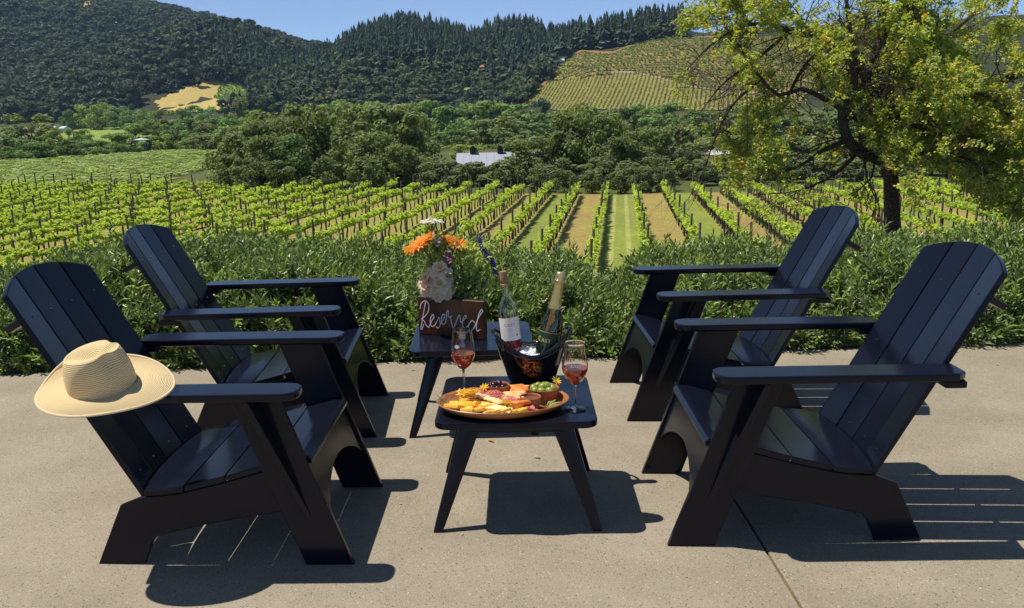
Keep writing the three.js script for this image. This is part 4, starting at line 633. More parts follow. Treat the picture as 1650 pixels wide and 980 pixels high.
function makeTable() {
  const t = new THREE.Group(), a = 0.2825, r = 0.05, s = new THREE.Shape(); s.moveTo(-a + r, -a); s.lineTo(a - r, -a); s.absarc(a - r, -a + r, r, -Math.PI / 2, 0); s.lineTo(a, a - r); s.absarc(a - r, a - r, r, 0, Math.PI / 2); s.lineTo(-a + r, a); s.absarc(-a + r, a - r, r, Math.PI / 2, Math.PI); s.lineTo(-a, -a + r); s.absarc(-a + r, -a + r, r, Math.PI, Math.PI * 1.5);
  const g = board(s, 0.025, 0.004, 10); g.rotateX(-Math.PI / 2); g.translate(0, TABLE_Y - 0.0125, 0); mesh('tabletop', g, NAVY, t);
  for (const sx of [-1, 1]) for (const sz of [-1, 1]) {
    const L = new RoundedBoxGeometry(1, 1, 1, 2, 0.08), p = L.attributes.position;
    for (let i = 0; i < p.count; i++) { const v = p.getY(i) + 0.5, w = 0.034 + 0.042 * v, th = 0.024 + 0.010 * v; p.setXYZ(i, p.getX(i) * w + sx * (0.283 - 0.125 * v), v * 0.3825, p.getZ(i) * th + sz * (0.272 - 0.075 * v)); }
    L.computeVertexNormals(); mesh('leg', toCreasedNormals(L, 0.7), NAVY, t);
  }
  for (const sz of [-1, 1]) mesh('under_rail', new RoundedBoxGeometry(0.40, 0.05, 0.022, 2, 0.004).translate(0, 0.3575, sz * 0.165), NAVY, t);
  return t;
}
{
  const proto = makeTable();
  for (const [x, z, yaw, label] of [[0.0476, -3.1411, -0.0226, 'black square side table holding the food platter and ice bucket'], [-0.1429, -4.1109, 0.0182, 'black square side table holding the sign and bouquet']]) { const t = proto.clone(); t.name = numbered('side_table'); t.position.set(x, 0.001, z); t.rotation.y = yaw; scene.add(t); tag(t, label, 'table', 'black side tables'); }
}
// ---------------------------------------------------------------- the straw hat on the chair arm
function grid(nu, nv, f, closeU = true) {   // f(u, v) -> [x, y, z]; u wraps
  const pos = [], uv = [], idx = [];
  for (let j = 0; j <= nv; j++) for (let i = 0; i <= nu; i++) { pos.push(...f(i / nu, j / nv)); uv.push(i / nu, j / nv); }
  for (let j = 0; j < nv; j++) for (let i = 0; i < nu; i++) { const k = j * (nu + 1) + i; idx.push(k, k + nu + 1, k + 1, k + 1, k + nu + 1, k + nu + 2); }
  const g = new THREE.BufferGeometry(); g.setAttribute('position', new THREE.Float32BufferAttribute(pos, 3)); g.setAttribute('uv', new THREE.Float32BufferAttribute(uv, 2)); g.setIndex(idx); g.computeVertexNormals();
  if (closeU) { const n = g.attributes.normal; for (let j = 0; j <= nv; j++) { const a = j * (nu + 1), b = a + nu, q = V(0, 0, 0).fromBufferAttribute(n, a).add(V(0, 0, 0).fromBufferAttribute(n, b)).normalize(); n.setXYZ(a, q.x, q.y, q.z); n.setXYZ(b, q.x, q.y, q.z); } }
  return g;
}
{
  const hat = thing('straw_hat', 'natural straw western hat with pinched crown resting on the chair arm', 'hat', [-1.222, 0.660, -2.585]);
  hat.rotation.set(0.25, 0.10, 0.07, 'YXZ'); hat.scale.setScalar(0.955);
  const ridgeMap = (n, a, b) => dataTexture(256, 1024, (u, v, i, j) => { const s = 0.5 + 0.5 * Math.sin(v * n * 6.2832), w = 0.5 + 0.5 * Math.sin((u * 230 + Math.floor(v * n) * 0.5) * 6.2832), t = vnoise(i / 30, j / 3); const k = 0.72 + 0.22 * s + 0.08 * t + 0.04 * w; return [a[0] * k, a[1] * k, a[2] * k]; });
  const ridgeBump = (n) => dataTexture(256, 1024, (u, v, i, j) => [120 + 110 * Math.sin(v * n * 6.2832) + 14 * Math.sin(u * 230 * 6.2832)], false);
  const straw = (n) => std(0xffffff, 0.75, { map: ridgeMap(n, [255, 226, 170]), bumpMap: ridgeBump(n), bumpScale: 0.0016, side: THREE.DoubleSide });
  const A0 = 0.107, B0 = 0.091, crownH = 0.122;
  const brim = (u, v, under) => { const a = u * 6.2832, c = Math.cos(a), s = Math.sin(a), ra = A0 + (0.210 - A0) * v, rb = B0 + (0.172 - B0) * v, y = 0.058 * v * v * Math.pow(Math.abs(s), 1.6) * (s < 0 ? (c < 0 ? 1.25 : 0.35) : -0.30) - 0.034 * v * v * Math.pow(Math.abs(c), 2) * (c > 0 ? 1 : 0.2); return [ra * c * (c > 0 ? 1.03 : 0.97), y - under, rb * s * (1 - 0.10 * v * v)]; };
  const top = grid(96, 22, (u, v) => brim(u, v, 0)), low = grid(96, 22, (u, v) => brim(u, 1 - v, 0.004)), rim = grid(96, 8, (u, v) => { const p = brim(u, 1, 0.002), a = v * 6.2832, r = 0.0042, q = u * 6.2832; return [p[0] + Math.cos(q) * Math.cos(a) * r, p[1] + Math.sin(a) * r, p[2] + Math.sin(q) * Math.cos(a) * r]; });
  const bm = straw(24); const br = mesh('brim', merged([top, low]), bm, hat); mesh('brim_edge', rim, std([0.74, 0.58, 0.36], 0.8), br);
  const crown = grid(96, 60, (u, v) => {
    const a = u * 6.2832, c = Math.cos(a), s = Math.sin(a); let x, y, z;
    const side = Math.min(1, v / 0.58), rr = v < 0.58 ? 1 : Math.max(0, 1 - (v - 0.58) / 0.42), taper = 1 - 0.17 * side * side, round = v < 0.58 ? 1 - 0.05 * Math.pow(side, 8) : 0.95 * Math.pow(rr, 0.9);
    x = A0 * c * taper * round; z = B0 * s * taper * round; y = crownH * (v < 0.58 ? side * 0.985 : 0.985 + 0.015 * Math.sin(Math.min(1, (1 - rr) * 3) * 1.57));
    y += 0.010 * c * side * (0.4 + 0.6 * rr);                                                       // the front stands a little higher
    y -= 0.036 * Math.exp(-((z / 0.032) ** 2)) * (v > 0.58 ? Math.pow(1 - rr, 0.5) : 0) * (1 - 0.3 * Math.max(0, -x / A0));   // crease along the top
    const pinch = Math.exp(-(((Math.abs(a > Math.PI ? a - 6.2832 : a) - 0.78) / 0.34) ** 2)) * Math.exp(-(((side - 0.86) / 0.26) ** 2)) * (v < 0.58 ? 1 : rr * rr); x -= 0.014 * c * pinch; z -= 0.026 * s * pinch;
    return [x, y - 0.001, z];
  });
  mesh('crown', crown, straw(34), hat);
}
// ---------------------------------------------------------------- glassware, bucket and bottles
const lathe = (pts, n = 48) => { const g = new THREE.LatheGeometry(pts.map((p) => new THREE.Vector2(...p)), n); return g; };
const smooth = (pts, n = 40) => new THREE.CatmullRomCurve3(pts.map(([a, b]) => V(a, b, 0)), false, 'centripetal').getPoints(n).map((p) => [Math.max(0, p.x), p.y]);
const GLASS = phys([1, 1, 1], 0.0, { transmission: 1, thickness: 0.002, ior: 1.5 });

function wineGlass(label, x, z, mark) {
  const t = thing('wine_glass', label, 'wine glass', [x, TABLE_Y + 0.002, z], 0, 'glasses of rosé wine');
  const outer = smooth([[0.0055, 0.092], [0.016, 0.099], [0.033, 0.118], [0.0445, 0.147], [0.0455, 0.168], [0.0415, 0.205], [0.0365, 0.246]], 30), inner = outer.slice(3).map(([r, y]) => [Math.max(0, r - 0.0013), y]).reverse();
  const foot = smooth([[0.037, 0.0], [0.0385, 0.0015], [0.034, 0.0035], [0.014, 0.007], [0.006, 0.012], [0.0042, 0.022], [0.004, 0.055], [0.0042, 0.08], [0.0055, 0.092]], 26);
  mesh('stem', lathe([[0, 0.0005], [0.030, 0.0003], ...foot, ...[]]), GLASS, t);
  const bottom = inner[inner.length - 1]; mesh('bowl', lathe([[0, 0.0925], ...outer, [outer[30][0] - 0.0006, outer[30][1] + 0.0006], ...inner, [0.004, bottom[1] - 0.0008], [0, bottom[1] - 0.001]]), GLASS, t);
  const level = 0.156, wp = inner.slice().reverse().filter(([r, y]) => y < level).map(([r, y]) => [r - 0.0004, y]);
  mesh('wine', lathe([[0, wp[0][1] + 0.0003], ...wp, [wp[wp.length - 1][0], level], [0, level]]), phys([0.97, 0.30, 0.18], 0.0, { transmission: 0.86, thickness: 0.05, ior: 1.34, attenuationColor: rgb(0.96, 0.24, 0.13), attenuationDistance: 0.07 }), t);
  if (mark) {
    const tx = canvasTexture(128, 128, (c) => { c.clearRect(0, 0, 128, 128); c.strokeStyle = '#f4f4f4'; c.fillStyle = '#f4f4f4'; c.lineWidth = 9; if (mark === 'ring') { c.beginPath(); c.arc(64, 64, 50, 0, 7); c.stroke(); c.lineWidth = 7; for (let i = 0; i < 6; i++) { c.beginPath(); c.arc(64 + 22 * Math.cos(i * 1.047), 64 + 22 * Math.sin(i * 1.047), 13, 0, 7); c.stroke(); } } else { c.font = 'bold 44px serif'; c.textAlign = 'center'; c.fillText('CAST', 64, 78); } });
    const a = mark === 'ring' ? 0.55 : 0.9, h0 = mark === 'ring' ? 0.176 : 0.158, h1 = mark === 'ring' ? 0.202 : 0.192, pts = outer.filter(([r, y]) => y > h0 && y < h1).map(([r, y]) => new THREE.Vector2(r + 0.0004, y));
    const g = new THREE.LatheGeometry(pts, 12, mark === 'ring' ? -0.75 : -0.45, a); mesh('etched_mark', g, std(0xffffff, 0.8, { map: tx, alphaTest: 0.4, side: THREE.DoubleSide }), t);
  }
}
wineGlass('glass of rosé wine behind the platter, nearer the wooden sign', -0.148, -3.212, 'ring');
wineGlass('glass of rosé wine at the front right corner of the table', 0.254, -2.985, 'word');
const BX = 0.1145, BZ = -3.332;
{
  const t = thing('ice_bucket', 'glossy black oval ice bucket with dipped rim and copper emblem', 'ice bucket', [BX, TABLE_Y + 0.002, BZ], 0.02);
  const black = phys([0.006, 0.006, 0.007], 0.09, { clearcoat: 0.6, clearcoatRoughness: 0.04 });
  const ra = (y) => 0.084 + 0.066 * Math.pow(y / 0.2, 0.85), rb = (y) => 0.084 + 0.030 * Math.pow(y / 0.2, 0.85), wallTop = (a) => 0.128 + 0.052 * Math.pow(Math.abs(Math.cos(a)), 2.2), rimY = (a) => 0.128 + 0.086 * Math.pow(Math.abs(Math.cos(a)), 2.0);
  const P = (a, y, o = 0) => [(ra(y) + o) * Math.cos(a), y, (rb(y) + o) * Math.sin(a)];
  const wall = grid(72, 44, (u, v) => { const a = u * 6.2832; if (v < 0.06) { const r = v / 0.06; return [0.080 * r * Math.cos(a), 0.001, 0.080 * r * Math.sin(a)]; } if (v < 0.5) { const y = wallTop(a) * Math.pow((v - 0.06) / 0.44, 0.8); return P(a, Math.max(0.002, y)); } const w = (1 - v) / 0.5; if (w < 0.06) { const r = w / 0.06; return [0.076 * r * Math.cos(a), 0.006, 0.076 * r * Math.sin(a)]; } return P(a, 0.006 + (wallTop(a) - 0.006) * Math.pow((w - 0.06) / 0.94, 0.8), -0.005); });
  mesh('body', wall, black, t);
  const rim = grid(96, 12, (u, v) => { const a = u * 6.2832, b = v * 6.2832, y = rimY(a), p = P(a, y, -0.0025), r = 0.0062; return [p[0] + Math.cos(a) * Math.cos(b) * r, p[1] + Math.sin(b) * r * 1.2, p[2] + Math.sin(a) * Math.cos(b) * r]; });
  mesh('rim', rim, black, t);
  for (const s of [0, Math.PI]) for (const e of [-0.62, 0.62]) { const a = s + e, p = P(a, wallTop(a) - 0.008, -0.0025), q = P(a * 1, rimY(a), -0.0025); mesh('rim_support', tube([p, [(p[0] + q[0]) / 2, (p[1] + q[1]) / 2, (p[2] + q[2]) / 2], q], 0.007, 0.005, 8, 4), black, t); }
  const em = canvasTexture(256, 256, (c) => { const R = rng(61); c.clearRect(0, 0, 256, 256); c.lineCap = 'round'; for (let i = 0; i < 210; i++) { const a = R() * 6.283, r = 118 * Math.sqrt(R()), x = 128 + r * Math.cos(a), y = 128 + r * Math.sin(a); c.strokeStyle = ['#d98a4e', '#b9622c', '#e8b070', '#9c4a22'][Math.floor(R() * 4)]; c.lineWidth = 4 + 3 * R(); c.beginPath(); c.arc(x, y, 3 + 5 * R(), R() * 6, R() * 6 + 3.2); c.stroke(); } });
  const e = grid(16, 16, (u, v) => { const a = Math.PI / 2 + 0.02 - (u - 0.5) * 0.74, y = 0.045 + 0.068 * v; return P(a, y, 0.0012); }, false);
  mesh('emblem', e, std(0xffffff, 0.35, { map: em, alphaTest: 0.5, metalness: 0.35, side: THREE.DoubleSide }), t);
  // crushed ice
  const R = rng(808), chunks = [0, 1, 2].map((i) => { const g = new THREE.IcosahedronGeometry(1, 0), p = g.attributes.position, Q = rng(i + 5), m = {}; for (let k = 0; k < p.count; k++) { const h = [p.getX(k), p.getY(k), p.getZ(k)].map((x) => x.toFixed(2)).join(); m[h] ??= 0.7 + 0.6 * Q(); p.setXYZ(k, p.getX(k) * m[h], p.getY(k) * m[h], p.getZ(k) * m[h]); } g.computeVertexNormals(); return g; }), list = [];
  for (let i = 0; i < 420; i++) { const a = R() * 6.283, r = Math.sqrt(R()), s = 0.006 + 0.007 * R(), x = r * 0.112 * Math.cos(a), z = r * 0.082 * Math.sin(a); list.push(chunks[i % 3].clone().applyMatrix4(matrix(BX + x, TABLE_Y + 0.098 + 0.026 * (1 - r * r) * R() + 0.012 * R() + 0.014 * Math.max(0, z / 0.08) * (1 - (x / 0.11) ** 2), BZ + z, R() * 6, R() * 6, R() * 6, s))); }
  tag(mesh('crushed_ice', merged(list), phys([0.93, 0.95, 0.97], 0.3)), 'white crushed ice filling the black bucket', 'ice', undefined, 'stuff');
}
function stand(t, bx, by, bz, tx, ty, tz) { t.position.set(bx, by, bz); t.quaternion.setFromUnitVectors(V(0, 1, 0), V(tx - bx, ty - by, tz - bz).normalize()); }
{
  // rosé bottle: clear glass, nearly empty above the label, cork stopper
  const t = thing('wine_bottle', 'clear rosé bottle with white label and cork leaning left in bucket', 'wine bottle'); stand(t, 0.047, 0.474, -3.350, 0.0095, 0.842, -3.366);
  const o = smooth([[0.037, 0.004], [0.0395, 0.02], [0.0395, 0.12], [0.0395, 0.20], [0.0375, 0.225], [0.026, 0.255], [0.0165, 0.275], [0.0145, 0.30], [0.014, 0.325]], 44), i = o.slice(1).map(([r, y]) => [r - 0.0022, y]).reverse();
  mesh('glass', lathe([[0, 0.006], [0.03, 0.0], ...o, [0.013, 0.3255], ...i, [0.02, 0.012], [0, 0.014]]), phys([0.93, 0.97, 0.97], 0.02, { transmission: 1, thickness: 0.003, ior: 1.5 }), t);
  mesh('wine', lathe([[0, 0.0155], [0.036, 0.018], [0.0368, 0.03], [0.0368, 0.106], [0, 0.106]]), phys([0.78, 0.035, 0.07], 0.05, { transmission: 0.55, thickness: 0.06, ior: 1.34, attenuationColor: rgb(0.95, 0.25, 0.25), attenuationDistance: 0.1 }), t);
  mesh('cork', lathe([[0, 0.318], [0.0105, 0.318], [0.0112, 0.333], [0.0145, 0.3335], [0.015, 0.345], [0.0145, 0.372], [0.0125, 0.3755], [0, 0.376]], 28), std([0.50, 0.30, 0.17], 0.85, { map: dataTexture(64, 64, (u, v, i2, j2) => { const n = 170 + 60 * vnoise(i2 / 3, j2 / 3) + 25 * hash2(i2, j2); return [n, n * 0.95, n * 0.9]; }) }), t);
  mesh('neck_ring', lathe([[0.0140, 0.318], [0.0155, 0.3185], [0.0160, 0.323], [0.0150, 0.3265], [0.0135, 0.3268]], 28), std([0.55, 0.30, 0.2], 0.4, { metalness: 0.5 }), t);
  const tx = canvasTexture(512, 512, (c) => { c.fillStyle = '#f3efe8'; c.fillRect(0, 0, 512, 512); c.fillStyle = '#b5302c'; c.font = '88px serif'; c.textAlign = 'center'; c.save(); c.translate(256, 190); c.scale(1.05, 1); c.fillText('CAST', 0, 0); c.restore(); c.fillStyle = '#8b8078'; c.font = '22px serif'; c.fillText('R O S \u00c9', 256, 250); c.fillRect(180, 276, 152, 2); c.fillRect(206, 300, 100, 2); c.fillStyle = '#c4453c'; for (let k = 0; k < 8; k++) { c.beginPath(); c.arc(390 + 14 * Math.cos(k * 0.785), 400 + 14 * Math.sin(k * 0.785), 9, 0, 7); c.fill(); } });
  const lg = new THREE.CylinderGeometry(0.0401, 0.0401, 0.090, 40, 1, true, -1.25, 2.5); lg.translate(0, 0.152, 0); const lm = mesh('label', lg, std(0xffffff, 0.7, { map: tx, side: THREE.DoubleSide }), t); lm.rotation.y = 0.02;
}
{
  // sparkling bottle: olive glass, gold foil, dark green label
  const t = thing('sparkling_bottle', 'gold-foiled sparkling wine bottle with dark green label leaning right in bucket', 'wine bottle'); stand(t, 0.162, 0.476, -3.305, 0.2305, 0.843, -3.325);
  const o = smooth([[0.040, 0.003], [0.0445, 0.015], [0.0445, 0.12], [0.0435, 0.15], [0.037, 0.19], [0.028, 0.225], [0.0205, 0.265], [0.0165, 0.31], [0.0155, 0.335]], 44), i = o.slice(1).map(([r, y]) => [r - 0.003, y]).reverse();
  mesh('glass', lathe([[0, 0.012], [0.02, 0.008], [0.036, 0.0], ...o, [0.0135, 0.3355], ...i, [0.02, 0.016], [0, 0.02]]), phys([0.62, 0.62, 0.48], 0.03, { transmission: 1, thickness: 0.004, ior: 1.5 }), t);
  mesh('wine', lathe([[0, 0.021], [0.038, 0.021], [0.0412, 0.03], [0.0412, 0.12], [0.0402, 0.15], [0.0337, 0.19], [0.0247, 0.225], [0.0172, 0.265], [0, 0.265]]), phys([1, 1, 1], 0.0, { transmission: 1, thickness: 0.06, ior: 1.34, attenuationColor: rgb(0.80, 0.62, 0.22), attenuationDistance: 0.05 }), t);
  const crumple = dataTexture(128, 256, (u, v, a, b) => [128 + 110 * (vnoise(a / 5, b / 9) - 0.5) + 70 * (vnoise(a / 2, b / 2) - 0.5)], false), gold = std([0.78, 0.55, 0.20], 0.34, { metalness: 0.9, bumpMap: crumple, bumpScale: 0.0012 });
  mesh('foil', lathe(smooth([[0.0262, 0.236], [0.0215, 0.266], [0.0178, 0.31], [0.0168, 0.332], [0.0172, 0.338]], 16), 40), gold, t);
  mesh('foil_cap', lathe([[0.0172, 0.337], [0.0200, 0.340], [0.0200, 0.346], [0.0182, 0.348], [0.0190, 0.358], [0.0185, 0.372], [0.0160, 0.3765], [0, 0.377]], 40), std([0.80, 0.62, 0.32], 0.3, { metalness: 0.9, bumpMap: crumple, bumpScale: 0.0016 }), t);
  const tx = canvasTexture(512, 512, (c) => { c.fillStyle = '#123c2c'; c.fillRect(0, 0, 512, 512); c.fillStyle = '#b79a4e'; c.fillRect(0, 12, 512, 12); c.font = 'bold 128px serif'; c.textAlign = 'center'; c.fillStyle = '#c9b06a'; c.fillText('C', 120, 215); c.font = 'bold 98px serif'; c.fillText('AST', 272, 215); c.font = '24px serif'; c.fillText('B R U T', 250, 270); c.fillRect(170, 292, 160, 2); });
  const lg = new THREE.CylinderGeometry(0.0449, 0.0449, 0.10, 40, 1, true, -1.2, 2.4); lg.translate(0, 0.098, 0); const lm = mesh('label', lg, std(0xffffff, 0.5, { map: tx, side: THREE.DoubleSide }), t); lm.rotation.y = -0.45;
}
// ---------------------------------------------------------------- the platter and its food
{
  const R = rng(333), PX = -0.001, PZ = -3.018, Y = TABLE_Y + 0.002, yaw = 0.07;
  const grainy = (a, b, n) => dataTexture(256, 256, (u, v, i, j) => { const w = 0.5 + 0.5 * Math.sin((v * n + 1.6 * vnoise(i / 60, j / 14)) * 6.2832), k = 0.65 * w + 0.35 * vnoise(i / 20, j / 2); return a.map((s, q) => s + (b[q] - s) * k); });
  const wood = phys([1, 1, 1], 0.42, { map: grainy([184, 122, 74], [142, 88, 50], 9), clearcoat: 0.25, clearcoatRoughness: 0.3 });
  const plat = thing('platter', 'oval wooden serving platter loaded with cheese, meats and olives', 'platter', [PX, Y, PZ], yaw);
  const prof = [[0, 0.001], [0.70, 0.0], [0.80, 0.003], [0.93, 0.017], [1.0, 0.034], [0.985, 0.0365], [0.965, 0.034], [0.90, 0.020], [0.80, 0.011], [0, 0.010]];
  mesh('dish', toCreasedNormals(grid(72, 60, (u, v) => { const k = v * 9, i = Math.min(8, Math.floor(k)), f = k - i, r = prof[i][0] + (prof[i + 1][0] - prof[i][0]) * f, y = prof[i][1] + (prof[i + 1][1] - prof[i][1]) * f, a = u * 6.2832; return [0.238 * r * Math.cos(a), y, 0.166 * r * Math.sin(a)]; }), 0.9), wood, plat);
  const terracotta = std(0xffffff, 0.6, { map: grainy([176, 104, 66], [138, 74, 46], 5) });
  const F = Y + 0.011;   // platter floor
  const bowl = (label, x, z, ro, h) => { const t = thing('bowl', label, 'bowl', [x, F, z], 0, 'small bowls on the platter'); mesh('body', lathe([[0, 0.0], [ro * 0.62, 0.0], [ro * 0.86, h * 0.35], [ro, h], [ro * 0.965, h + 0.0015], [ro * 0.92, h * 0.95], [ro * 0.78, h * 0.4], [ro * 0.5, h * 0.18], [0, h * 0.16]], 36), terracotta, t); return t; };
  bowl('small terracotta bowl of dark olives at the platter back', -0.018, -3.098, 0.043, 0.052);
  bowl('terracotta bowl of green olives at the right of the platter', 0.146, -3.060, 0.058, 0.050);
  const cup = bowl('small terracotta cup of brown dip before the green olives', 0.096, -2.962, 0.038, 0.048);
  mesh('dip', lathe([[0, 0.039], [0.034, 0.039], [0.0342, 0.037]], 28), std([0.16, 0.07, 0.035], 0.4), cup);
  const olive = new THREE.SphereGeometry(1, 14, 10), darkO = phys([0.035, 0.012, 0.012], 0.22, { clearcoat: 0.5 }), greenO = phys([0.26, 0.30, 0.04], 0.3, { clearcoat: 0.4 });
  const oliveAt = (label, mat, x, y, z, s, group) => { const m = mesh('olive', olive, mat); m.position.set(x, y, z); m.scale.set(s * 1.28, s, s); m.rotation.set(R() * 0.6, R() * 6, R() * 0.8); tag(m, label, 'olive', group); };
  for (let i = 0; i < 9; i++) { const a = i * 0.8, r = i < 7 ? 0.024 : 0.006; oliveAt('glossy dark purple olive in the small back bowl', darkO, -0.018 + r * Math.cos(a), F + (i < 7 ? 0.047 : 0.058), -3.098 + r * Math.sin(a), 0.0098, 'dark olives in the small bowl'); }
  for (let i = 0; i < 11; i++) { const a = i * 0.785 + 0.2, r = i < 8 ? 0.036 : 0.014; oliveAt('plump green olive in the bowl at the platter right', greenO, 0.146 + r * Math.cos(a), F + (i < 8 ? 0.046 : 0.057), -3.060 + r * Math.sin(a) * 0.95, 0.0135, 'green olives in the bowl'); }
  // slices and sticks
  const slab = (w, d, h) => new RoundedBoxGeometry(w, h, d, 2, Math.min(h, w) * 0.3);
  const put = (name, label, cat, group, geo, mat, x, y, z, rx, ry, rz) => { const m = mesh(name, geo, mat); m.position.set(x, y, z); m.rotation.set(rx, ry, rz, 'YXZ'); return tag(m, label, cat, group); };
  const mottled = (a, b, s) => std(0xffffff, 0.6, { map: dataTexture(128, 128, (u, v, i, j) => { const k = 0.6 * vnoise(i / s, j / s) + 0.4 * vnoise(i / s * 2.7, j / s * 2.7); return a.map((q, n) => q + (b[n] - q) * (k > 0.58 ? 1 : k * 0.5)); }) });
  const yellowCheese = mottled([238, 170, 44], [250, 200, 84], 20), paleCheese = mottled([238, 206, 150], [246, 226, 184], 18), salamiM = mottled([150, 40, 34], [222, 150, 132], 5), carrotM = mottled([226, 120, 48], [240, 156, 84], 12), crumb = mottled([240, 200, 140], [226, 170, 100], 10);
  // wedges of orange-yellow cheese along the left front
  for (let i = 0; i < 22; i++) { const a = 2.75 - (i % 11) * 0.15, rr = (i < 11 ? 0.82 : 0.60) - 0.03 * (i % 2); const x = PX + 0.238 * rr * Math.cos(a), z = PZ + 0.160 * rr * Math.sin(a); put('cheese_wedge', 'orange-yellow cheese wedge fanned along the platter front left', 'cheese', 'orange-yellow cheese wedges', slab(0.052, 0.036, 0.015), yellowCheese, x, F + 0.016 + 0.004 * (i % 3) + (i < 11 ? 0 : 0.006), z, 0.18, -a + R() * 0.5, 0.28); }
  for (let i = 0; i < 7; i++) put('cheese_wedge', 'orange-yellow cheese wedge under the large yellow flower', 'cheese', 'orange-yellow cheese pieces in the pile', slab(0.050, 0.034, 0.015), yellowCheese, -0.17 + 0.022 * i, F + 0.020 + 0.004 * (i % 2), -2.965 + 0.016 * (i % 3), 0.1, R() * 3, 0.15);
  // pale cheese slices fanned in the middle
  for (let i = 0; i < 8; i++) put('cheese_slice', 'thin pale cheese slice fanned left of the salami', 'cheese', 'pale cheese slices', slab(0.072, 0.036, 0.0045), paleCheese, -0.098 + 0.0135 * i, F + 0.024 + 0.002 * i, -3.085 + 0.021 * i, 0.12, 0.35 + 0.05 * i, -0.22);
  for (let i = 0; i < 6; i++) put('cheese_slice', 'thin pale cheese slice fanned before the salami', 'cheese', 'pale front cheese slices', slab(0.074, 0.034, 0.0045), paleCheese, -0.072 + 0.013 * i, F + 0.022 + 0.002 * i, -2.925 + 0.008 * i, 0.2, -0.6 + 0.04 * i, -0.12);
  for (let i = 0; i < 5; i++) put('cheese_slice', 'pale cheese slice at the platter back rim', 'cheese', 'pale back cheese slices', slab(0.06, 0.036, 0.005), paleCheese, -0.135 + 0.017 * i, F + 0.024, -3.088 - 0.006 * i, 0.15, 0.2 * i, -0.2);
  // salami rounds
  const round = new THREE.CylinderGeometry(0.025, 0.025, 0.0034, 24);
  for (let i = 0; i < 13; i++) put('salami_slice', 'red marbled salami slice folded in the platter centre', 'salami', 'salami slices', round, salamiM, -0.075 + 0.0085 * i + 0.006 * (i % 2), F + 0.027 + 0.0035 * (i % 3), -3.090 + 0.0125 * i, 0.45 + 0.3 * R(), R() * 1.2, 0.3 * R());
  for (let i = 0; i < 5; i++) put('salami_slice', 'red marbled salami slice by the front rim', 'salami', 'salami slices at the front rim', round, salamiM, 0.030 + 0.018 * i, F + 0.020, -2.896 - 0.004 * i, 0.3, R() * 3, 0.2);
  // peeled carrots and breadsticks between the bowls
  const stick = (l, r) => { const g = new THREE.CapsuleGeometry(r, l, 5, 12); g.rotateZ(Math.PI / 2); const p = g.attributes.position; for (let i = 0; i < p.count; i++) { const k = 1 - 0.25 * (p.getX(i) / l + 0.5); p.setY(i, p.getY(i) * k); p.setZ(i, p.getZ(i) * k); } g.computeVertexNormals(); return g; };
  const sg = stick(0.060, 0.0112);
  for (let i = 0; i < 9; i++) put('carrot', 'small peeled carrot between the two olive bowls', 'carrot', 'small peeled carrots', sg, carrotM, 0.040 + 0.011 * (i % 4), F + 0.018 + 0.015 * (i > 3 ? 1 : 0), -3.132 + 0.017 * (i % 4) + (i > 3 ? 0.008 : 0), 0, 0.25 + 0.2 * (R() - 0.5), 0.05);
  for (let i = 0; i < 9; i++) put('breadstick', 'golden breadstick piece stacked before the dark olives', 'breadstick', 'golden breadstick pieces', sg, crumb, 0.030 + 0.007 * (i % 3), F + 0.020 + 0.015 * (i > 3 ? 1 : 0), -3.050 + 0.021 * (i % 4) + (i > 3 ? 0.010 : 0), 0, 0.12 + 0.25 * (R() - 0.5), 0.05);
  for (let i = 0; i < 4; i++) put('carrot', 'small peeled carrot beside the cup of dip', 'carrot', 'small peeled carrots by the dip', sg, carrotM, 0.042 + 0.006 * i, F + 0.020 + 0.006 * i, -2.962 + 0.014 * i, 0, 0.3, 0.05);
  // yellow flowers and green sprigs
  const petal = (L, W, lift, droop) => grid(4, 6, (u, v) => { const w = W * Math.max(0, Math.sin(Math.PI * Math.min(1, 0.12 + 0.88 * v))) ** 0.7 * (u - 0.5) * 2; return [L * v, lift * v - droop * v * v + 0.15 * Math.abs(w), w]; }, false);
  const yellow = leafy([0.85, 0.56, 0.02], 0.3, 0), centre = std([0.62, 0.36, 0.02], 0.9);
  const bloom = (label, x, z, y, s, rx, rz) => { const t = thing('yellow_flower', label, 'flower', [x, y, z], R() * 6, 'yellow flowers on the platter'); t.rotation.set(rx, R() * 6, rz, 'YXZ'); t.scale.setScalar(s); for (let k = 0; k < 16; k++) { const m = mesh('petal', PETAL_Y, yellow, t); m.rotation.set(0, k * 0.3927 + 0.1 * R(), 0.15 + (k % 2) * 0.35); } mesh('flower_centre', new THREE.SphereGeometry(0.007, 12, 8).scale(1, 0.6, 1).translate(0, 0.004, 0), centre, t); };
  const PETAL_Y = petal(0.028, 0.0042, 0.012, 0.010);
  bloom('large yellow daisy flower amid the cheese on the left', -0.108, -2.992, F + 0.046, 1.6, 0.4, 0); bloom('yellow flower leaning on the front rim', 0.008, -2.905, F + 0.036, 1.2, 0.6, 0);
  bloom('yellow flower beside the dark olive bowl', -0.066, -3.078, F + 0.044, 0.8, 0.6, 0.3); bloom('yellow flower behind the green olives', 0.194, -3.112, F + 0.054, 0.85, 0.7, -0.2); bloom('second yellow flower left of the large one', -0.142, -3.004, F + 0.042, 1.2, 0.3, 0.2);
  const blade = (pts, w, mat, name, label, group) => { const c = new THREE.CatmullRomCurve3(pts.map((p) => V(...p))); const g = grid(2, 10, (u, v) => { const p = c.getPoint(v), k = w * Math.sin(Math.PI * (0.08 + 0.9 * v)); return [p.x, p.y + Math.abs(u - 0.5) * k * 0.5, p.z + (u - 0.5) * 2 * k]; }, false); tag(mesh(name, g, mat), label, 'leaf', group); };
  const herb = leafy([0.16, 0.24, 0.07], 0.35, 0.2), paleLeaf = leafy([0.34, 0.42, 0.10], 0.35, 0.2);
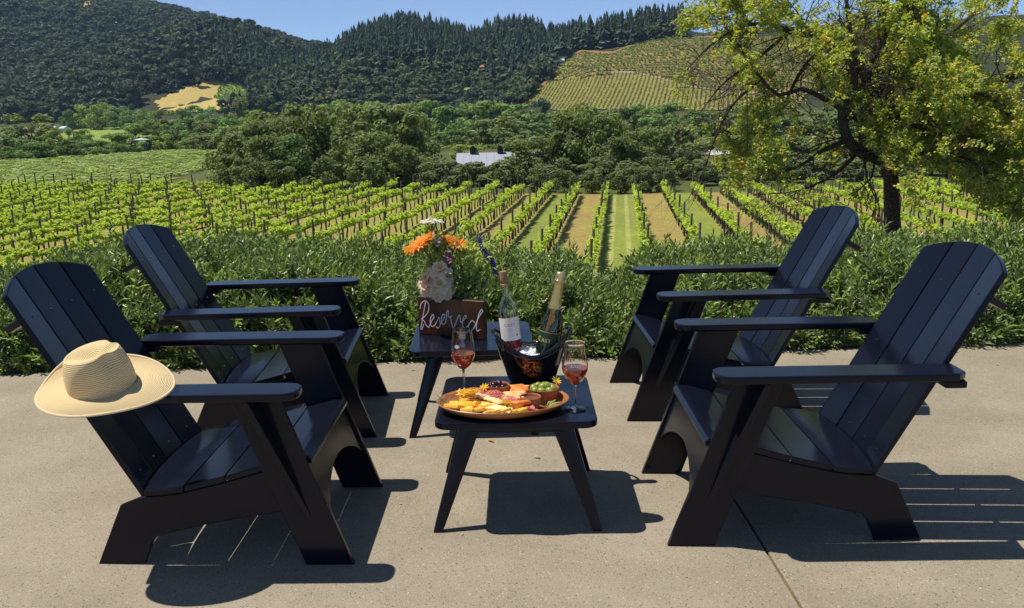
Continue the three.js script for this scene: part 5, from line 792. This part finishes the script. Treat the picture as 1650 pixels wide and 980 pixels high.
  for (let i = 0; i < 9; i++) { const a = 2.5 + i * 0.16; blade([[-0.205, F + 0.014, -3.0], [-0.205 + 0.02 * Math.cos(a) + 0.004 * i, F + 0.03 + 0.006 * (i % 3), -3.0 - 0.02 * Math.sin(a * 1.7)], [-0.205 + 0.05 * Math.cos(a * 1.3), F + 0.03 + 0.012 * (i % 4), -3.0 - 0.04 * Math.sin(a * 1.3)]], 0.004, herb, 'herb_leaf', 'narrow grey-green herb leaf at the platter left end', 'herb leaves at the platter left'); }
  for (let i = 0; i < 8; i++) { const a = -0.5 + i * 0.42; blade([[0.150, F + 0.008, -2.948], [0.150 + 0.022 * Math.cos(a), F + 0.022, -2.948 - 0.018 * Math.sin(a)], [0.150 + 0.052 * Math.cos(a), F + 0.024 + 0.008 * (i % 2), -2.948 - 0.034 * Math.sin(a)]], 0.008, paleLeaf, 'salad_leaf', 'pale green leaf before the green olive bowl', 'pale green leaves at the platter right'); }
}
// ---------------------------------------------------------------- the reserved sign and the bouquet
{
  const w = 0.36, h = 0.184, th = 0.03, yaw = -Math.atan2(0.162, 0.322);
  const tx = canvasTexture(1024, 524, (c, W, H) => {
    const R = rng(71); c.fillStyle = '#4a2413'; c.fillRect(0, 0, W, H);
    for (let i = 0; i < 900; i++) { const y = R() * H, x = R() * W, l = 60 + 300 * R(); c.strokeStyle = ['rgba(120,62,30,0.16)', 'rgba(30,12,6,0.22)', 'rgba(150,84,44,0.12)'][i % 3]; c.lineWidth = 1 + 4 * R(); c.beginPath(); c.moveTo(x, y); c.bezierCurveTo(x + l * 0.3, y + 8 * (R() - 0.5), x + l * 0.7, y + 10 * (R() - 0.5), x + l, y + 6 * (R() - 0.5)); c.stroke(); }
    for (let i = 0; i < 26; i++) { const x = R() * W, y = R() * H, r = 30 + 90 * R(), g = c.createRadialGradient(x, y, 2, x, y, r); g.addColorStop(0, i % 2 ? 'rgba(24,10,5,0.5)' : 'rgba(132,66,30,0.30)'); g.addColorStop(1, 'rgba(0,0,0,0)'); c.fillStyle = g; c.fillRect(x - r, y - r, 2 * r, 2 * r); }
    const X = (x) => (x - 100) / 432 * W, Yy = (x, y) => (y - 586 - (x - 100) * 0.078) / 243 * H;
    const strokes = [[[112, 664], [122, 630], [150, 612], [171, 632], [166, 684], [136, 722], [119, 734], [137, 748], [148, 772], [164, 790], [176, 772], [190, 742], [206, 720], [200, 704], [184, 722], [178, 758], [190, 784], [210, 772], [226, 744], [238, 720], [242, 744], [244, 772], [232, 792], [218, 786]], [[150, 622], [138, 680], [124, 744], [112, 800], [116, 806], [132, 770]], [[240, 778], [256, 752], [272, 726], [276, 702], [264, 704], [254, 734], [260, 766], [276, 764], [288, 730], [290, 690], [300, 674], [304, 690], [300, 712], [312, 720], [324, 712]], [[316, 716], [322, 752], [332, 790], [346, 768], [362, 728], [376, 704], [380, 726], [384, 752], [404, 736], [420, 716], [416, 706], [402, 722], [394, 760], [402, 790], [424, 780], [444, 752]], [[474, 752], [458, 740], [440, 760], [434, 788], [446, 806], [466, 790], [488, 744], [512, 700], [528, 676], [522, 666], [506, 690], [492, 738], [484, 784], [490, 808], [508, 796]]];
    c.strokeStyle = '#f0ecf6'; c.lineCap = c.lineJoin = 'round'; c.lineWidth = 13;
    for (const s of strokes) { const p = new THREE.CatmullRomCurve3(s.map(([x, y]) => V(X(x), Yy(x, y), 0)), false, 'centripetal').getPoints(s.length * 8); c.beginPath(); p.forEach((q, i) => (i ? c.lineTo(q.x, q.y) : c.moveTo(q.x, q.y))); c.stroke(); }
  });
  const side = phys([0.055, 0.026, 0.014], 0.4), face = phys([1, 1, 1], 0.32, { map: tx, clearcoat: 0.5, clearcoatRoughness: 0.18 });
  const s = thing('reserved_sign', 'dark stained wooden sign block with white hand-lettered script', 'sign', [-0.242 + 0.0067, TABLE_Y + 0.002, -4.092 - 0.0134], yaw);
  mesh('block', new RoundedBoxGeometry(w, h, th, 2, 0.003).translate(0, h / 2, 0), side, s);
  mesh('lettered_face', new THREE.PlaneGeometry(w - 0.006, h - 0.006).translate(0, h / 2, th / 2 + 0.0006), face, s);
  const VX = -0.203, VZ = -4.172, VY = TABLE_Y + 0.002, R = rng(4242);
  const v = thing('vase', 'green glass cylinder vase standing behind the wooden sign', 'vase', [VX, VY, VZ]);
  mesh('body', lathe([[0, 0.0], [0.05, 0.0], [0.054, 0.004], [0.056, 0.196], [0.0545, 0.199], [0.053, 0.196], [0.051, 0.008], [0, 0.006]], 40), phys([0.10, 0.32, 0.16], 0.06, { transmission: 0.75, thickness: 0.004, ior: 1.5 }), v);
  // stems run from inside the vase to each head
  const green = std([0.09, 0.15, 0.035], 0.7), leafGreen = leafy([0.18, 0.30, 0.05], 0.4, 0.25), limeLeaf = leafy([0.45, 0.56, 0.08], 0.45, 0.1);
  const bow = (t, x, y, z, r = 0.0028) => { const a = R() * 6.28, b = [0.025 * Math.cos(a), 0.03, 0.025 * Math.sin(a)], p = [VX + b[0] - x, VY + 0.02 - y, VZ + b[2] - z], q = [VX + 0.03 * Math.sign(x - VX) - x, VY + 0.195 - y, VZ - z]; mesh('stem', tube([p, q, [q[0] * 0.35, q[1] * 0.35, q[2] * 0.35], [0, 0, 0]], r, r * 0.8, 6, 14), green, t); };
  const petalShape = (L, W, cup, curl, n = 7) => grid(8, n, (u, v) => { const k = (u - 0.5) * 2, wd = W * Math.pow(Math.sin(Math.PI * (0.06 + 0.88 * Math.pow(v, 0.75))), 0.6); return [k * wd, L * v * Math.sin(1.15 - 0.5 * v) + cup * k * k * v, L * v * Math.cos(1.15 - 0.5 * v) + curl * v * v - cup * 0.6 * k * k]; }, false);
  // sunflowers
  const ray = petalShape(0.052, 0.0095, 0.004, 0.004, 6), orange = leafy([0.95, 0.38, 0.012], 0.5, 0), seed = std([0.13, 0.05, 0.016], 0.95);
  const sunflower = (label, x, y, z, face_, s) => {
    const t = thing('sunflower', label, 'flower', [x, y, z], 0, 'orange sunflowers in the bouquet'), head = new THREE.Group(); head.name = 'flower_head'; t.add(head); head.quaternion.setFromUnitVectors(V(0, 1, 0), V(...face_).normalize()); head.scale.setScalar(s);
    for (let k = 0; k < 40; k++) { const m = mesh('petal', ray, orange, head), a = k * 0.157 * 1 + 0.08 * R(), q = 0.85 + 0.35 * R(); m.scale.set(1, q, q); m.rotation.set(0.05 + (k % 2) * 0.3 + 0.3 * R(), a, 0, 'YXZ'); m.position.set(Math.sin(a) * 0.024, 0, Math.cos(a) * 0.024); }
    mesh('seed_disc', new THREE.SphereGeometry(0.028, 24, 10, 0, 6.2832, 0, 1.4).scale(1, 0.35, 1), seed, head);
    for (let k = 0; k < 14; k++) { const a = k * 0.449, m = mesh('sepal', ray, leafGreen, head); m.scale.set(1.2, 0.7, 0.7); m.rotation.set(0.75, a, 0, 'YXZ'); m.position.set(Math.sin(a) * 0.018, -0.006, Math.cos(a) * 0.018); }
    bow(t, x, y, z, 0.005);
  };
  sunflower('large orange sunflower at the left of the bouquet, tilted up', -0.366, 0.846, -4.12, [-0.5, 0.78, 0.18], 1.05); sunflower('smaller orange sunflower in the middle of the bouquet', -0.198, 0.836, -4.16, [0.3, 0.85, 0.25], 0.72); sunflower('half-hidden orange sunflower behind the white blossoms', -0.262, 0.848, -4.21, [-0.1, 0.9, 0.3], 0.6);
  // garden roses
  const rosePetals = [petalShape(0.030, 0.019, 0.010, -0.004), petalShape(0.040, 0.026, 0.012, 0.002), petalShape(0.048, 0.032, 0.012, 0.012)];
  const cream = leafy([0.98, 0.90, 0.73], 0.42, 0), blush = leafy([0.97, 0.80, 0.62], 0.42, 0), stamen = std([0.72, 0.40, 0.05], 0.8);
  const rose = (label, x, y, z, face_, s, mat) => {
    const t = thing('garden_rose', label, 'flower', [x, y, z], 0, 'pale garden roses in the bouquet'), head = new THREE.Group(); head.name = 'flower_head'; t.add(head); head.quaternion.setFromUnitVectors(V(0, 1, 0), V(...face_).normalize()); head.scale.setScalar(s);
    [[6, 0.012, 0.30, 0], [7, 0.014, 0.70, 1], [8, 0.012, 1.08, 2]].forEach(([n, r, open, k]) => { for (let i = 0; i < n; i++) { const a = i / n * 6.2832 + k + 0.3 * R(), m = mesh('petal', rosePetals[k], k === 2 && i % 3 === 0 ? blush : mat, head); m.rotation.set(open + 0.15 * R(), a, 0.2 * (R() - 0.5), 'YXZ'); m.position.set(Math.sin(a) * r * 0.4, -0.012 * k, Math.cos(a) * r * 0.4); } });
    mesh('stamens', new THREE.SphereGeometry(0.009, 12, 8).translate(0, 0.010, 0), stamen, head); bow(t, x, y, z, 0.0035);
  };
  rose('creamy white garden rose uppermost of the cluster above the sign', -0.285, 0.736, -4.105, [-0.05, 0.9, 0.45], 1.2, cream); rose('peach-blushed garden rose at the left of the cluster', -0.350, 0.688, -4.10, [-0.5, 0.8, 0.4], 1.12, blush); rose('cream garden rose lowest of the cluster, over the sign top', -0.286, 0.668, -4.075, [-0.1, 0.75, 0.65], 1.12, cream); rose('blush rose half hidden behind the upper cream rose', -0.325, 0.728, -4.19, [-0.4, 0.8, -0.2], 0.9, blush);
  // lavender spikes
  const bud = new THREE.SphereGeometry(0.0048, 6, 5).scale(1, 1.4, 1), purple = std([0.12, 0.045, 0.30], 0.8);
  const lavender = (label, x, y, z, L, lean) => { const t = thing('lavender_stem', label, 'flower', [x, y, z], 0, 'lavender stems in the bouquet'), list = []; for (let i = 0; i < 44; i++) { const v = i / 44, a = i * 2.4, r = 0.009 * (1 - 0.55 * v); list.push(bud.clone().applyMatrix4(matrix(lean * v + r * Math.cos(a), L * (v - 0.5), r * Math.sin(a), 0.5 * R(), 0, 0.5 * R(), 0.8 + 0.5 * R()))); } mesh('flower_spike', merged(list), purple, t); bow(t, x, y - L * 0.4, z, 0.0018); t.children[1].position.y = -L * 0.4; };
  lavender('uppermost lavender spike at the bouquet right', -0.080, 0.842, -4.15, 0.07, -0.02); lavender('lavender spike just below the uppermost one', -0.067, 0.794, -4.14, 0.07, 0.0); lavender('lavender spike right of the middle pair', -0.045, 0.780, -4.16, 0.06, -0.012); lavender('rightmost drooping lavender spike near the cork', -0.026, 0.738, -4.15, 0.075, -0.012); lavender('low dark lavender spike behind the filler greenery', -0.088, 0.660, -4.19, 0.06, 0.02);
  // small white umbel and purple blossoms
  const floret = (n, r) => { const l = []; for (let i = 0; i < n; i++) { const g = new THREE.CircleGeometry(r, 5); g.rotateX(-1.2); g.rotateY(i * 6.2832 / n); g.translate(Math.sin(i * 6.2832 / n) * r, 0, Math.cos(i * 6.2832 / n) * r); l.push(g); } return merged(l); };
  const fl = floret(5, 0.0042), whiteM = leafy([0.85, 0.82, 0.72], 0.3, 0), mauve = leafy([0.42, 0.16, 0.40], 0.3, 0);
  const spray = (name, label, x, y, z, n, rx, ry, mat, flat) => { const t = thing(name, label, 'flower', [x, y, z]), l = [], st = []; for (let i = 0; i < n; i++) { const a = i * 2.4, r = Math.sqrt((i + 0.5) / n), px = rx * r * Math.cos(a), pz = rx * r * Math.sin(a), py = flat ? 0.012 * (R() - r) : ry * (R() - 0.5) * 2; l.push(fl.clone().applyMatrix4(matrix(px, py, pz, (R() - 0.5) * 0.9, R() * 6, (R() - 0.5) * 0.9, 0.9 + 0.6 * R()))); if (i % 2) st.push(tube([[0, -0.06, 0], [px * 0.6, -0.03, pz * 0.6], [px, py, pz]], 0.0008, 0.0006, 4, 4)); } mesh('florets', merged(l), mat, t); mesh('stalks', merged(st), green, t); bow(t, x, y, z, 0.0016); const q = t.children[2]; q.position.y = 0; };
  spray('white_umbel', 'flat-topped white umbel standing highest above the bouquet', -0.322, 0.955, -4.19, 70, 0.052, 0.01, whiteM, true); spray('white_blossom', 'small white blossoms between the two sunflowers', -0.294, 0.858, -4.15, 26, 0.02, 0.022, whiteM, false); spray('mauve_blossom', 'small mauve blossoms above the cream roses', -0.240, 0.785, -4.12, 34, 0.024, 0.034, mauve, false);
  // filler greenery
  const leaf = petalShape(0.034, 0.007, 0.002, 0.003, 5), greens = (label, x, y, z, n, spread, mat) => { const t = thing('filler_greenery', label, 'greenery', [x, y, z], 0, 'leafy filler stems in the bouquet'), l = []; for (let i = 0; i < n; i++) l.push(leaf.clone().applyMatrix4(matrix((R() - 0.5) * spread[0], (R() - 0.5) * spread[1], (R() - 0.5) * spread[2], R() * 1.4 - 0.3, R() * 6.28, R() - 0.5, 0.5 + 0.6 * R()))); const m = mesh('foliage', merged(l), mat, t); m.userData.kind = 'stuff'; for (let k = 0; k < 4; k++) bow(t, x, y, z, 0.0016); };
  greens('feathery lime filler stems at the bouquet right', -0.135, 0.735, -4.16, 620, [0.19, 0.22, 0.13], limeLeaf); greens('green leaves massed above the vase rim', -0.195, 0.66, -4.15, 300, [0.20, 0.12, 0.11], leafGreen); greens('green leaves behind the sunflowers', -0.265, 0.775, -4.23, 220, [0.18, 0.15, 0.09], leafGreen); greens('lime leaves under the left sunflower', -0.315, 0.79, -4.17, 220, [0.12, 0.13, 0.08], limeLeaf); greens('leaf tips hanging over the sign below the lowest rose', -0.305, 0.605, -4.095, 16, [0.08, 0.03, 0.02], leafGreen);
}
// ---------------------------------------------------------------- fallen leaves on the patio
{
  const R = rng(99), g = grid(4, 8, (u, v) => { const w = 0.009 * Math.sin(Math.PI * (0.05 + 0.9 * v)); return [0.036 * (v - 0.5), 0.005 * Math.sin(v * 3) + 0.4 * Math.abs(u - 0.5) * w + 0.002, (u - 0.5) * 2 * w]; }, false), m = leafy([0.55, 0.24, 0.05], 0.3, 0), m2 = leafy([0.50, 0.36, 0.20], 0.3, 0);
  for (let i = 0; i < 16; i++) { const x = -3.2 + 6.4 * (i + R()) / 16, o = mesh('fallen_leaf', g, i % 3 ? m2 : m); o.position.set(x, 0.0005, -5.0 - 0.035 * x + 0.35 * R() * R()); o.rotation.y = R() * 6; o.scale.setScalar(0.5 + 0.5 * R()); tag(o, 'small dry leaf lying on the patio along the hedge foot', 'leaf', 'dry leaves along the hedge foot'); }
  [[-0.06, -3.76, 'orange fallen leaf on the patio below the far table', 1.1], [0.14, -3.55, 'pale fallen leaf on the patio between the tables', 0.9], [-0.335, -4.52, 'tiny dry leaf near the hedge left of the far table', 0.5], [-0.40, -3.11, 'tiny dry leaf left of the near table', 0.4], [-0.155, -2.845, 'tiny dry leaf beside the near table leg', 0.45]].forEach(([x, z, label, s], i) => { const o = mesh('fallen_leaf', g, i ? m2 : m); o.position.set(x, 0.0005, z); o.rotation.y = R() * 3; o.scale.setScalar(s); tag(o, label, 'leaf', 'fallen leaves on the patio'); });
}
renderer.render(scene, camera);
